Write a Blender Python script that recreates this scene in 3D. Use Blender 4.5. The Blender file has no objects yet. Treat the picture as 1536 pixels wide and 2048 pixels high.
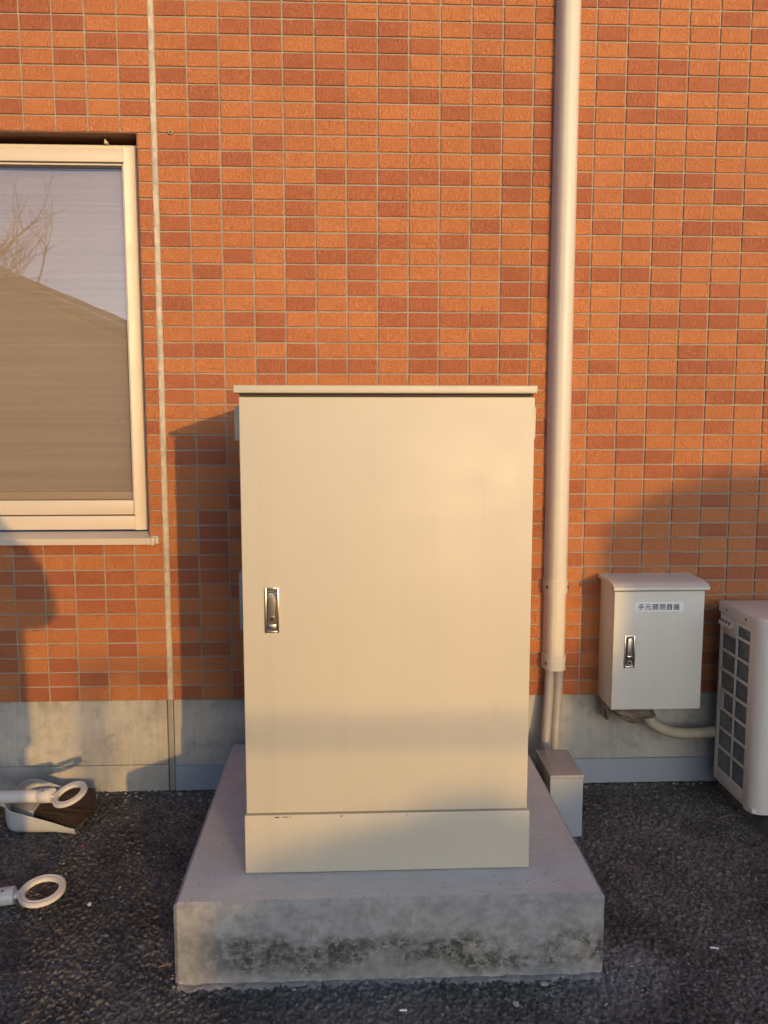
import bpy, bmesh, math, random
import numpy as np
from mathutils import Vector, Matrix, Quaternion
R = math.radians
rng = random.Random(7)
nrng = np.random.default_rng(11)
scene = bpy.context.scene
C = scene.collection

# ------------------------------------------------------------------ camera
cam_d = bpy.data.cameras.new('camera')
cam = bpy.data.objects.new('camera', cam_d); C.objects.link(cam)
cam.location = (0.608, -2.736, 1.271)
cam.rotation_euler = (math.pi / 2 - 0.1106, 0, -0.0410)
cam_d.sensor_fit = 'VERTICAL'; cam_d.sensor_height = 36.0; cam_d.lens = 1640 / 2048 * 36
cam_d.clip_start = 0.005; cam_d.clip_end = 3000
scene.camera = cam

# ------------------------------------------------------------------ sky, sun, exposure
SUN_AZ, SUN_EL = R(159.3), R(6.8)
world = bpy.data.worlds.new('World'); scene.world = world; world.use_nodes = True
wn = world.node_tree
sky = wn.nodes.new('ShaderNodeTexSky'); sky.sky_type = 'NISHITA'; sky.sun_disc = False
sky.sun_elevation = SUN_EL; sky.sun_rotation = SUN_AZ
sky.air_density = 0.50; sky.dust_density = 2.0; sky.ozone_density = 2.4
wn.links.new(sky.outputs[0], wn.nodes['Background'].inputs[0])
wn.nodes['Background'].inputs[1].default_value = 0.15
sun_d = bpy.data.lights.new('sun', 'SUN'); sun_d.energy = 1.50; sun_d.angle = R(0.53)
sun_d.color = (1.0, 0.575, 0.17)
sun = bpy.data.objects.new('sun', sun_d); C.objects.link(sun)
sdir = Vector((-math.sin(SUN_AZ) * math.cos(SUN_EL), -math.cos(SUN_AZ) * math.cos(SUN_EL), -math.sin(SUN_EL)))
sun.rotation_euler = sdir.to_track_quat('-Z', 'Y').to_euler(); sun.location = (6, -12, 6)
scene.view_settings.view_transform = 'Standard'; scene.view_settings.look = 'None'
scene.view_settings.exposure = 0.67; scene.view_settings.gamma = 1.0
scene.view_settings.use_curve_mapping = False

# ------------------------------------------------------------------ helpers
WL = {}                                    # world location of every object's origin

def setp(o, loc, parent=None):
    loc = Vector(loc); WL[o.name] = loc
    if parent is not None:
        o.parent = parent; o.location = loc - WL[parent.name]
    else:
        o.location = loc

def tag(o, label=None, cat=None, group=None, kind=None):
    if label: o['label'] = label
    if cat: o['category'] = cat
    if group: o['group'] = group
    if kind: o['kind'] = kind
    return o

def thing(name, loc, label, cat, group=None):
    o = bpy.data.objects.new(name, None); C.objects.link(o); o.empty_display_size = 0.05
    setp(o, loc); return tag(o, label, cat, group)

def finish(name, me, mat, parent=None, smooth=False, origin=None):
    """mesh in world coordinates -> object with its origin inside its box"""
    n = len(me.vertices)
    co = np.empty(n * 3, dtype=np.float32); me.vertices.foreach_get('co', co); co = co.reshape(-1, 3)
    c = (co.min(0) + co.max(0)) / 2
    if origin is None: c[2] = co[:, 2].min()
    else: c = np.array(origin, dtype=np.float32)
    me.vertices.foreach_set('co', (co - c).astype(np.float32).ravel())
    if mat is not None:
        for m in (mat if isinstance(mat, (list, tuple)) else [mat]): me.materials.append(m)
    if smooth: me.polygons.foreach_set('use_smooth', [True] * len(me.polygons))
    me.update()
    o = bpy.data.objects.new(name, me); C.objects.link(o); setp(o, Vector(c.tolist()), parent)
    return o

def auto_smooth(me, ang=35):
    bm = bmesh.new(); bm.from_mesh(me)
    for f in bm.faces: f.smooth = True
    for e in bm.edges:
        if len(e.link_faces) == 2 and e.calc_face_angle(0) > R(ang): e.smooth = False
    bm.to_mesh(me); bm.free()

def from_bm(name, bm, mat, parent=None, smooth=True, ang=35):
    bmesh.ops.recalc_face_normals(bm, faces=bm.faces)
    me = bpy.data.meshes.new(name); bm.to_mesh(me); bm.free()
    if smooth: auto_smooth(me, ang)
    return finish(name, me, mat, parent)

def add_box(bm, x0, x1, y0, y1, z0, z1, bev=0.0, seg=2):
    vs = [bm.verts.new(p) for p in ((x0, y0, z0), (x1, y0, z0), (x1, y1, z0), (x0, y1, z0), (x0, y0, z1), (x1, y0, z1), (x1, y1, z1), (x0, y1, z1))]
    fs = [bm.faces.new([vs[i] for i in q]) for q in ((3, 2, 1, 0), (4, 5, 6, 7), (0, 1, 5, 4), (1, 2, 6, 5), (2, 3, 7, 6), (3, 0, 4, 7))]
    if bev > 0:
        es = set(e for f in fs for e in f.edges)
        bmesh.ops.bevel(bm, geom=list(es), offset=bev, segments=seg, profile=0.5, affect='EDGES')

def box(name, x0, x1, y0, y1, z0, z1, mat, parent=None, bev=0.0, seg=2):
    bm = bmesh.new(); add_box(bm, x0, x1, y0, y1, z0, z1, bev, seg)
    return from_bm(name, bm, mat, parent)

def add_prism(bm, prof, a0, a1, axis):
    """extrude a closed 2-D outline along an axis; prof gives the two other coordinates in order"""
    def P(u, v, a): return {'x': (a, u, v), 'y': (u, a, v), 'z': (u, v, a)}[axis]
    A = [bm.verts.new(P(u, v, a0)) for u, v in prof]; B = [bm.verts.new(P(u, v, a1)) for u, v in prof]
    n = len(prof); bm.faces.new(A[::-1]); bm.faces.new(B)
    for i in range(n): bm.faces.new((A[i], A[(i + 1) % n], B[(i + 1) % n], B[i]))

def prism(name, prof, a0, a1, axis, mat, parent=None, bev=0.0, ang=35):
    bm = bmesh.new(); add_prism(bm, prof, a0, a1, axis)
    if bev: bmesh.ops.bevel(bm, geom=list(bm.edges), offset=bev, segments=2, profile=0.5, affect='EDGES')
    return from_bm(name, bm, mat, parent, ang=ang)

def add_tube(bm, pts, rad, seg=16, cap=True, closed=False, squash=1.0):
    pts = [Vector(p) for p in pts]; n = len(pts)
    rads = rad if isinstance(rad, (list, tuple)) else [rad] * n
    rings = []; prev = None
    for i, p in enumerate(pts):
        if closed: t = pts[(i + 1) % n] - pts[i - 1]
        else: t = pts[min(i + 1, n - 1)] - pts[max(i - 1, 0)]
        t.normalize()
        if prev is None:
            u = t.cross(Vector((0, 0, 1)))
            if u.length < 0.1: u = t.cross(Vector((0, 1, 0)))
        else: u = prev - t * prev.dot(t)
        u.normalize(); v = t.cross(u); prev = u
        rings.append([bm.verts.new(p + (u * math.cos(a) + v * math.sin(a) * squash) * rads[i]) for a in [2 * math.pi * k / seg for k in range(seg)]])
    m = n if closed else n - 1
    for i in range(m):
        A, B = rings[i], rings[(i + 1) % n]
        for k in range(seg): bm.faces.new((A[k], A[(k + 1) % seg], B[(k + 1) % seg], B[k]))
    if cap and not closed: bm.faces.new(rings[0][::-1]); bm.faces.new(rings[-1])

def tube(name, pts, rad, mat, parent=None, seg=16, cap=True, closed=False, squash=1.0, ang=50):
    bm = bmesh.new(); add_tube(bm, pts, rad, seg, cap, closed, squash)
    return from_bm(name, bm, mat, parent, ang=ang)

def spline(pts, n=24):
    """Catmull-Rom through points"""
    P = [Vector(p) for p in pts]; P = [P[0] * 2 - P[1]] + P + [P[-1] * 2 - P[-2]]
    out = []; m = len(P) - 3
    for i in range(n + 1):
        t = i / n * m; k = min(int(t), m - 1); t -= k
        a, b, c, d = P[k:k + 4]
        out.append(0.5 * ((2 * b) + (c - a) * t + (2 * a - 5 * b + 4 * c - d) * t * t + (3 * b - a - 3 * c + d) * t ** 3))
    return out

def np_mesh(name, verts, faces):
    """fast mesh of quads (or tris) from numpy arrays"""
    me = bpy.data.meshes.new(name); k = faces.shape[1]
    me.vertices.add(len(verts)); me.vertices.foreach_set('co', verts.astype(np.float32).ravel())
    me.loops.add(faces.size); me.loops.foreach_set('vertex_index', faces.astype(np.int32).ravel())
    me.polygons.add(len(faces)); me.polygons.foreach_set('loop_start', (np.arange(len(faces)) * k).astype(np.int32))
    me.update(calc_edges=True); me.validate(); me.polygons.foreach_set('use_smooth', [False] * len(me.polygons))
    return me

# ------------------------------------------------------------------ materials
def nodes_of(name):
    m = bpy.data.materials.new(name); m.use_nodes = True; nt = m.node_tree
    b = nt.nodes['Principled BSDF']; return m, nt, b

class NT:
    def __init__(s, nt): s.nt = nt
    def n(s, t, **kw):
        o = s.nt.nodes.new(t)
        for k, v in kw.items():
            if k in o.inputs.keys(): o.inputs[k].default_value = v
            else: setattr(o, k, v)
        return o
    def l(s, a, b): s.nt.links.new(a, b)
    def pos(s):
        return s.n('ShaderNodeNewGeometry').outputs['Position']
    def map(s, vec, sc=(1, 1, 1), loc=(0, 0, 0)):
        m = s.n('ShaderNodeMapping'); m.inputs['Scale'].default_value = sc; m.inputs['Location'].default_value = loc
        s.l(vec, m.inputs['Vector']); return m.outputs[0]
    def noise(s, vec, scale, detail=4, rough=0.55, dist=0.0):
        o = s.n('ShaderNodeTexNoise'); o.inputs['Scale'].default_value = scale; o.inputs['Detail'].default_value = detail
        o.inputs['Roughness'].default_value = rough; o.inputs['Distortion'].default_value = dist
        s.l(vec, o.inputs['Vector']); return o.outputs[0]
    def ramp(s, fac, stops, interp='LINEAR'):
        o = s.n('ShaderNodeValToRGB'); o.color_ramp.interpolation = interp; e = o.color_ramp.elements
        while len(e) < len(stops): e.new(0.5)
        for i, (p, c) in enumerate(stops):
            e[i].position = p; e[i].color = (c, c, c, 1) if isinstance(c, (int, float)) else (*c, 1)
        s.l(fac, o.inputs[0]); return o.outputs[0]
    def mix(s, fac, a, b, mode='MIX'):
        o = s.n('ShaderNodeMix'); o.data_type = 'RGBA'; o.blend_type = mode
        for sock, v in ((o.inputs[0], fac), (o.inputs[6], a), (o.inputs[7], b)):
            if hasattr(v, 'is_linked') or hasattr(v, 'links'): s.l(v, sock)
            elif isinstance(v, (int, float)): sock.default_value = v if sock.type == 'VALUE' else (v, v, v, 1)
            else: sock.default_value = (*v, 1)
        return o.outputs[2]
    def math(s, op, a, b=0.0, clamp=False):
        o = s.n('ShaderNodeMath'); o.operation = op; o.use_clamp = clamp
        for sock, v in ((o.inputs[0], a), (o.inputs[1], b)):
            if isinstance(v, (int, float)): sock.default_value = v
            else: s.l(v, sock)
        return o.outputs[0]
    def bump(s, h, strength, dist, normal=None):
        o = s.n('ShaderNodeBump'); o.inputs['Strength'].default_value = strength; o.inputs['Distance'].default_value = dist
        s.l(h, o.inputs['Height'])
        if normal is not None: s.l(normal, o.inputs['Normal'])
        return o.outputs[0]

def simple(name, col, rough=0.5, metal=0.0, var=0.06, vscale=6.0, bumps=0.0, bscale=200.0, bdist=0.001, spec=0.5, coat=0.0, streak=False):
    m, nt, b = nodes_of(name); k = NT(nt); p = k.pos()
    v = p if not streak else k.map(p, (1, 1, 0.12))
    f = k.noise(v, vscale, 5, 0.6)
    lo = tuple(c * (1 - var) for c in col); hi = tuple(min(1, c * (1 + var)) for c in col)
    k.l(k.ramp(f, [(0.3, lo), (0.7, hi)]), b.inputs['Base Color'])
    r = k.noise(p, vscale * 3, 4); 
    k.l(k.math('ADD', k.math('MULTIPLY', r, 0.16), rough - 0.08), b.inputs['Roughness'])
    b.inputs['Metallic'].default_value = metal; b.inputs['Specular IOR Level'].default_value = spec
    b.inputs['Coat Weight'].default_value = coat; b.inputs['Coat Roughness'].default_value = 0.25
    if bumps > 0: k.l(k.bump(k.noise(p, bscale, 3), bumps, bdist), b.inputs['Normal'])
    return m

def tile_material():
    m, nt, b = nodes_of('glazed_wall_tile'); k = NT(nt); p = k.pos()
    t = k.n('ShaderNodeAttribute', attribute_name='tone').outputs['Fac']
    col = k.ramp(t, [(0.0, (0.50, 0.160, 0.064)), (0.34, (0.58, 0.192, 0.072)), (0.42, (0.655, 0.235, 0.079)), (1.0, (0.71, 0.268, 0.086))])
    g = k.noise(p, 300, 4, 0.6)
    col = k.mix(k.math('MULTIPLY', g, 0.5), col, k.mix(1.0, col, (0.62, 0.56, 0.55), 'MULTIPLY'))
    big = k.ramp(k.noise(p, 1.6, 4), [(0.35, 0.90), (0.65, 1.0)])
    k.l(k.mix(1.0, col, big, 'MULTIPLY'), b.inputs['Base Color'])
    # wrinkled cast face
    w1 = k.noise(k.map(p, (1.5, 1, 0.8)), 88, 3, 0.55, 1.8)
    w2 = k.noise(p, 420, 2, 0.5)
    h = k.math('ADD', w1, k.math('MULTIPLY', w2, 0.22))
    k.l(k.bump(h, 1.0, 0.0075), b.inputs['Normal'])
    k.l(k.ramp(g, [(0.3, 0.34), (0.7, 0.52)]), b.inputs['Roughness'])
    b.inputs['Specular IOR Level'].default_value = 0.45
    return m

def grout_material():
    m, nt, b = nodes_of('grey_grout'); k = NT(nt); p = k.pos()
    c = k.ramp(k.noise(p, 9, 6, 0.65), [(0.3, (0.31, 0.26, 0.20)), (0.7, (0.43, 0.37, 0.295))])
    k.l(c, b.inputs['Base Color']); b.inputs['Roughness'].default_value = 0.9
    k.l(k.bump(k.noise(p, 500, 3), 0.5, 0.001), b.inputs['Normal']); return m

def foundation_material():
    m, nt, b = nodes_of('weathered_foundation_concrete'); k = NT(nt); p = k.pos()
    base = k.ramp(k.noise(p, 5, 8, 0.65), [(0.3, (0.40, 0.38, 0.32)), (0.7, (0.60, 0.565, 0.475))])
    streak = k.ramp(k.noise(k.map(p, (48, 1, 3.5)), 1.0, 6, 0.7), [(0.42, 1.0), (0.75, 0.84)])
    col = k.mix(1.0, base, streak, 'MULTIPLY')
    spot = k.ramp(k.noise(p, 17, 5, 0.6, 0.6), [(0.52, 0.0), (0.70, 0.55)])
    col = k.mix(spot, col, (0.26, 0.245, 0.20))
    sep = k.n('ShaderNodeSeparateXYZ'); k.l(p, sep.inputs[0])
    top = k.math('MULTIPLY', k.ramp(sep.outputs['Z'], [(0.27, 0.0), (0.325, 0.8)]), k.ramp(k.noise(k.map(p, (14, 1, 6)), 1.0, 4), [(0.45, 0.0), (0.65, 0.8)]))
    col = k.mix(top, col, (0.22, 0.20, 0.16))
    k.l(col, b.inputs['Base Color']); b.inputs['Roughness'].default_value = 0.85
    k.l(k.bump(k.noise(p, 160, 5, 0.6), 0.35, 0.002), b.inputs['Normal']); return m

def pad_material():
    m, nt, b = nodes_of('cast_pad_concrete'); k = NT(nt); p = k.pos()
    geo = k.n('ShaderNodeNewGeometry'); sn = k.n('ShaderNodeSeparateXYZ'); k.l(geo.outputs['True Normal'], sn.inputs[0])
    sp = k.n('ShaderNodeSeparateXYZ'); k.l(p, sp.inputs[0])
    n1 = k.noise(p, 7, 7, 0.62); n2 = k.noise(p, 42, 5, 0.65)
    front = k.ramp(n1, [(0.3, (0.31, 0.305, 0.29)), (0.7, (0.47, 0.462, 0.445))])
    front = k.mix(k.ramp(n2, [(0.42, 0.0), (0.66, 0.7)]), front, (0.24, 0.24, 0.215))
    # dark algae in a broken band over the lower half of the upright faces
    band = k.ramp(k.math('ADD', sp.outputs['Z'], k.math('MULTIPLY', k.math('SUBTRACT', k.noise(p, 7, 5, 0.65), 0.5), 0.13)), [(0.010, 0.0), (0.040, 1.0), (0.095, 1.0), (0.122, 0.0)])
    xm = k.math('MULTIPLY', k.ramp(k.noise(k.map(p, (5.5, 1, 9)), 1.0, 5, 0.68), [(0.42, 0.0), (0.52, 1.0)]), k.ramp(sp.outputs['X'], [(0.26, 0.15), (0.36, 1.0)]))
    fine = k.ramp(k.noise(p, 75, 5, 0.7), [(0.38, 0.1), (0.54, 1.0)])
    st = k.math('MULTIPLY', k.math('MULTIPLY', band, xm), k.math('MULTIPLY', fine, 1.0))
    front = k.mix(st, front, (0.036, 0.038, 0.030))
    lower = k.math('MULTIPLY', k.ramp(sp.outputs['Z'], [(0.10, 0.45), (0.14, 0.0)]), k.ramp(n2, [(0.4, 0.2), (0.6, 1.0)]))
    front = k.mix(lower, front, (0.20, 0.205, 0.18))
    brush = k.noise(k.map(p, (9, 300, 6)), 1.0, 4, 0.6)
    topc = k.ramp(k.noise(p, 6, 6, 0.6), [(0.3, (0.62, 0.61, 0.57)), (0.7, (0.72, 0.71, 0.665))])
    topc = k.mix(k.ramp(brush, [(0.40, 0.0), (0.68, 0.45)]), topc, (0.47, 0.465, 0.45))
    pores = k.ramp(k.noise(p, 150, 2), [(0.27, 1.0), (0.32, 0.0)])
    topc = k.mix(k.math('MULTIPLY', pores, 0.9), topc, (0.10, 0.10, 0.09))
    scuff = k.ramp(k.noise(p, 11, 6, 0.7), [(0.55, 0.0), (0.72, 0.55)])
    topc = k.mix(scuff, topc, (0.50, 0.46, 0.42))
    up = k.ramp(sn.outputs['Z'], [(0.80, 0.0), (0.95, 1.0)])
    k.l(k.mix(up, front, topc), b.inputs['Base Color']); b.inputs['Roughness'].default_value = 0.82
    hb = k.math('ADD', k.math('MULTIPLY', n2, 0.7), k.math('MULTIPLY', brush, 0.6))
    k.l(k.bump(k.math('ADD', hb, k.noise(p, 260, 3)), 0.4, 0.002), b.inputs['Normal']); return m

def asphalt_material():
    m, nt, b = nodes_of('worn_asphalt'); k = NT(nt); p = k.pos()
    v = k.n('ShaderNodeTexVoronoi'); v.inputs['Scale'].default_value = 140; k.l(p, v.inputs['Vector'])
    cell = k.n('ShaderNodeSeparateColor'); k.l(v.outputs['Color'], cell.inputs[0])
    c = k.ramp(cell.outputs[0], [(0.0, (0.078, 0.071, 0.060)), (0.6, (0.178, 0.161, 0.134)), (0.93, (0.25, 0.228, 0.19)), (1.0, (0.34, 0.32, 0.28))])
    big = k.ramp(k.noise(p, 3.5, 6, 0.6), [(0.33, 0.58), (0.67, 1.32)])
    c = k.mix(1.0, c, big, 'MULTIPLY')
    # cement dust trodden in beside the base corner
    for (cx, cy, rad, amt) in ((1.275, -0.97, 0.11, 0.75), (1.20, -1.06, 0.10, 0.55), (0.17, -0.86, 0.09, 0.45), (0.6, -1.03, 0.30, 0.22)):
        d = k.n('ShaderNodeVectorMath', operation='DISTANCE'); k.l(p, d.inputs[0]); d.inputs[1].default_value = (cx, cy, 0)
        dd = k.math('ADD', d.outputs['Value'], k.math('MULTIPLY', k.math('SUBTRACT', k.noise(p, 26, 5, 0.7), 0.5), 0.30))
        c = k.mix(k.ramp(dd, [(rad * 0.3, amt), (rad, 0.0)]), c, (0.33, 0.315, 0.285))
    k.l(c, b.inputs['Base Color'])
    b.inputs['Roughness'].default_value = 0.82; b.inputs['Specular IOR Level'].default_value = 0.35
    k.l(k.bump(k.noise(p, 420, 4, 0.7), 0.9, 0.003), b.inputs['Normal']); return m

def paint_material(name, col, rough=0.50, peel=0.06, dirt=0.16):
    """powder-coated sheet steel: faint orange peel, dust"""
    m, nt, b = nodes_of(name); k = NT(nt); p = k.pos()
    d = k.ramp(k.noise(p, 3.0, 7, 0.6), [(0.35, 0.0), (0.75, dirt)])
    dd = k.mix(d, col, tuple(c * 0.72 for c in col))
    run = k.ramp(k.noise(k.map(p, (30, 30, 1.1)), 1.0, 4, 0.6), [(0.52, 0.0), (0.8, dirt * 0.9)])
    k.l(k.mix(run, dd, tuple(c * 0.66 for c in col)), b.inputs['Base Color'])
    k.l(k.ramp(k.noise(p, 8, 5), [(0.3, rough - 0.07), (0.7, rough + 0.10)]), b.inputs['Roughness'])
    wav = k.bump(k.noise(p, 4.0, 2), 0.22, 0.010)
    k.l(k.bump(k.noise(p, 700, 2), peel, 0.0006, wav), b.inputs['Normal'])
    b.inputs['Specular IOR Level'].default_value = 0.5; return m

def blind_material():
    m, nt, b = nodes_of('woven_blind_cloth'); k = NT(nt); p = k.pos()
    l = k.noise(k.map(p, (0.7, 1, 70)), 1.0, 3, 0.5); f = k.noise(k.map(p, (3, 1, 480)), 1.0, 2)
    c = k.ramp(k.math('ADD', k.math('MULTIPLY', l, 0.7), k.math('MULTIPLY', f, 0.3)), [(0.35, (0.50, 0.44, 0.365)), (0.65, (0.60, 0.535, 0.45))])
    k.l(c, b.inputs['Base Color']); b.inputs['Roughness'].default_value = 0.9; b.inputs['Specular IOR Level'].default_value = 0.1
    k.l(k.bump(f, 0.3, 0.001), b.inputs['Normal']); return m

def glass_material():
    m, nt, b = nodes_of('window_glass'); k = NT(nt); p = k.pos(); nt.nodes.remove(b)
    tr = k.n('ShaderNodeBsdfTransparent'); tr.inputs[0].default_value = (0.88, 0.87, 0.87, 1)
    gl = k.n('ShaderNodeBsdfGlossy'); gl.inputs['Roughness'].default_value = 0.012; gl.inputs['Color'].default_value = (1, 1, 1, 1)
    fr = k.n('ShaderNodeFresnel'); fr.inputs['IOR'].default_value = 1.52
    nrm = k.bump(k.noise(k.map(p, (1, 1, 0.6)), 5, 2), 0.05, 0.004); k.l(nrm, gl.inputs['Normal'])
    f2 = k.math('MULTIPLY', fr.outputs[0], 3.0, True)     # two panes, four faces
    ms = k.n('ShaderNodeMixShader'); k.l(f2, ms.inputs[0]); k.l(tr.outputs[0], ms.inputs[1]); k.l(gl.outputs[0], ms.inputs[2])
    k.l(ms.outputs[0], nt.nodes['Material Output'].inputs[0]); return m

def leaf_material(name, a, b_):
    m, nt, b = nodes_of(name); k = NT(nt); p = k.pos()
    k.l(k.ramp(k.noise(p, 9, 3), [(0.3, a), (0.7, b_)]), b.inputs['Base Color']); b.inputs['Roughness'].default_value = 0.5; return m

M = dict(
    tile=tile_material(), grout=grout_material(), found=foundation_material(), pad=pad_material(), asphalt=asphalt_material(),
    beige=paint_material('beige_powder_coat', (0.63, 0.575, 0.445)), ivory=paint_material('ivory_powder_coat', (0.74, 0.71, 0.61), 0.44),
    acw=paint_material('off_white_casing', (0.80, 0.745, 0.64), 0.45, 0.06, 0.30), bluegrey=paint_material('grey_coated_sheet', (0.38, 0.415, 0.445), 0.33),
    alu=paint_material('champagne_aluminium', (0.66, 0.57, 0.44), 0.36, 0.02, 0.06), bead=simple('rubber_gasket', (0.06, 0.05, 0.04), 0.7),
    dark=simple('dark_void', (0.02, 0.018, 0.016), 0.9), seal=simple('beige_sealant', (0.56, 0.49, 0.37), 0.7, var=0.16, vscale=40, bumps=0.3, bscale=90),
    sealg=simple('grey_sealant', (0.34, 0.32, 0.28), 0.75, var=0.12, vscale=30), chrome=simple('satin_chrome', (0.62, 0.58, 0.52), 0.28, 1.0, 0.05),
    pvc=simple('beige_pvc', (0.70, 0.64, 0.52), 0.40, var=0.03), conduit=simple('grey_corrugated_plastic', (0.36, 0.33, 0.30), 0.5, var=0.08, vscale=20),
    white=simple('white_plastic', (0.72, 0.70, 0.64), 0.38, var=0.05, vscale=25), greyp=simple('grey_plastic', (0.48, 0.50, 0.49), 0.42, var=0.06, vscale=18),
    bristle=simple('brown_bristle', (0.085, 0.055, 0.036), 0.6, var=0.7, vscale=260), plate=simple('white_label_film', (0.90, 0.90, 0.88), 0.35, var=0.02),
    ink=simple('black_ink', (0.02, 0.02, 0.02), 0.5), blind=blind_material(), glass=glass_material(),
    foam=simple('cream_pipe_tape', (0.50, 0.43, 0.30), 0.6, var=0.15, vscale=30), putty=simple('brown_sealing_putty', (0.20, 0.15, 0.11), 0.55, var=0.3, vscale=60, bumps=0.5, bscale=80, bdist=0.004),
    fin=simple('condenser_fins', (0.34, 0.34, 0.32), 0.5, 0.1, 0.3, 40), brass=simple('brass_fitting', (0.60, 0.44, 0.20), 0.35, 0.9),
    block=simple('dark_mounting_block', (0.14, 0.13, 0.11), 0.8, var=0.2, vscale=30), stone=simple('pale_grit', (0.40, 0.38, 0.34), 0.85, var=0.5, vscale=60),
    scratch=simple('chalky_scratch', (0.62, 0.56, 0.46), 0.9), leafd=simple('dry_leaf', (0.26, 0.20, 0.12), 0.7, var=0.25, vscale=80), pink=simple('pink_plastic', (0.65, 0.20, 0.17), 0.5),
    twig=simple('dry_twig', (0.20, 0.16, 0.11), 0.8, var=0.3, vscale=60),
)

# ------------------------------------------------------------------ ground: one sheet, finely broken near the building
def ground():
    def axis(lo, hi, step, far):
        mid = np.arange(lo, hi + 1e-6, step); g = []; s = step; x = hi
        while x < far: s *= 1.35; x += s; g.append(x)
        h = []; s = step; x = lo
        while x > -far: s *= 1.35; x -= s; h.append(x)
        return np.array(h[::-1] + list(mid) + g)
    xs = axis(-0.95, 2.25, 0.0037, 700); ys = axis(-1.55, 0.03, 0.0037, 700)
    X, Y = np.meshgrid(xs, ys, indexing='ij')
    inner = np.clip(np.minimum(np.minimum(X + 0.95, 2.25 - X), np.minimum(Y + 1.55, 0.03 - Y)) / 0.1 + 1, 0, 1)
    s = 0.0098; nx, ny = 420, 250
    jx = nrng.random((nx, ny)); jy = nrng.random((nx, ny)); hh = nrng.random((nx, ny)); el = nrng.random((nx, ny)) * math.pi
    U = (np.clip(X, -1.1, 2.4) + 1.2) / s; V = (np.clip(Y, -1.6, 0.1) + 1.7) / s
    iu = U.astype(int); iv = V.astype(int); H = np.full(X.shape, -1.0)
    for a in (-1, 0, 1):
        for b in (-1, 0, 1):
            cu = np.clip(iu + a, 0, nx - 1); cv = np.clip(iv + b, 0, ny - 1)
            du = U - (cu + jx[cu, cv]); dv = V - (cv + jy[cu, cv]); th = el[cu, cv]
            p = du * np.cos(th) + dv * np.sin(th); q = -du * np.sin(th) + dv * np.cos(th)
            d2 = (p / 1.15) ** 2 + (q / 0.72) ** 2; hgt = hh[cu, cv]
            H = np.maximum(H, (0.35 + 0.9 * hgt) * (1 - d2 * (0.9 + 0.6 * hgt)))
    H = np.clip(H, -0.35, 1.2)
    Z = (H - 0.62) * 0.0088 * inner
    Z += 0.0016 * np.sin(X * 9.1 + 2 * np.sin(Y * 5)) * inner + (nrng.random(X.shape) - 0.5) * 0.0009 * inner - 0.004 * (1 - inner)
    n, m = X.shape
    verts = np.stack([X.ravel(), Y.ravel(), Z.ravel()], 1)
    i = np.arange(n * m).reshape(n, m)
    faces = np.stack([i[:-1, :-1].ravel(), i[1:, :-1].ravel(), i[1:, 1:].ravel(), i[:-1, 1:].ravel()], 1)
    me = np_mesh('ground', verts, faces)
    me.polygons.foreach_set('use_smooth', [True] * len(me.polygons))
    o = finish('ground', me, M['asphalt'], origin=(0, 0, 0))
    tag(o, 'dark worn asphalt paving with coarse grit in front of the wall', 'asphalt', kind='structure')
ground()

# ------------------------------------------------------------------ the tiled building
XL, XR, ZT = -2.612, 3.60, 3.375
WX0, WX1, WZ0, WZ1 = -1.512, -0.060, 0.872, 2.1775      # window opening
Z0 = 0.325
bld = thing('tiled_building', (0.5, 0.15, 0), 'building faced with orange brick-shaped tiles above a bare concrete footing', 'building')

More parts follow.
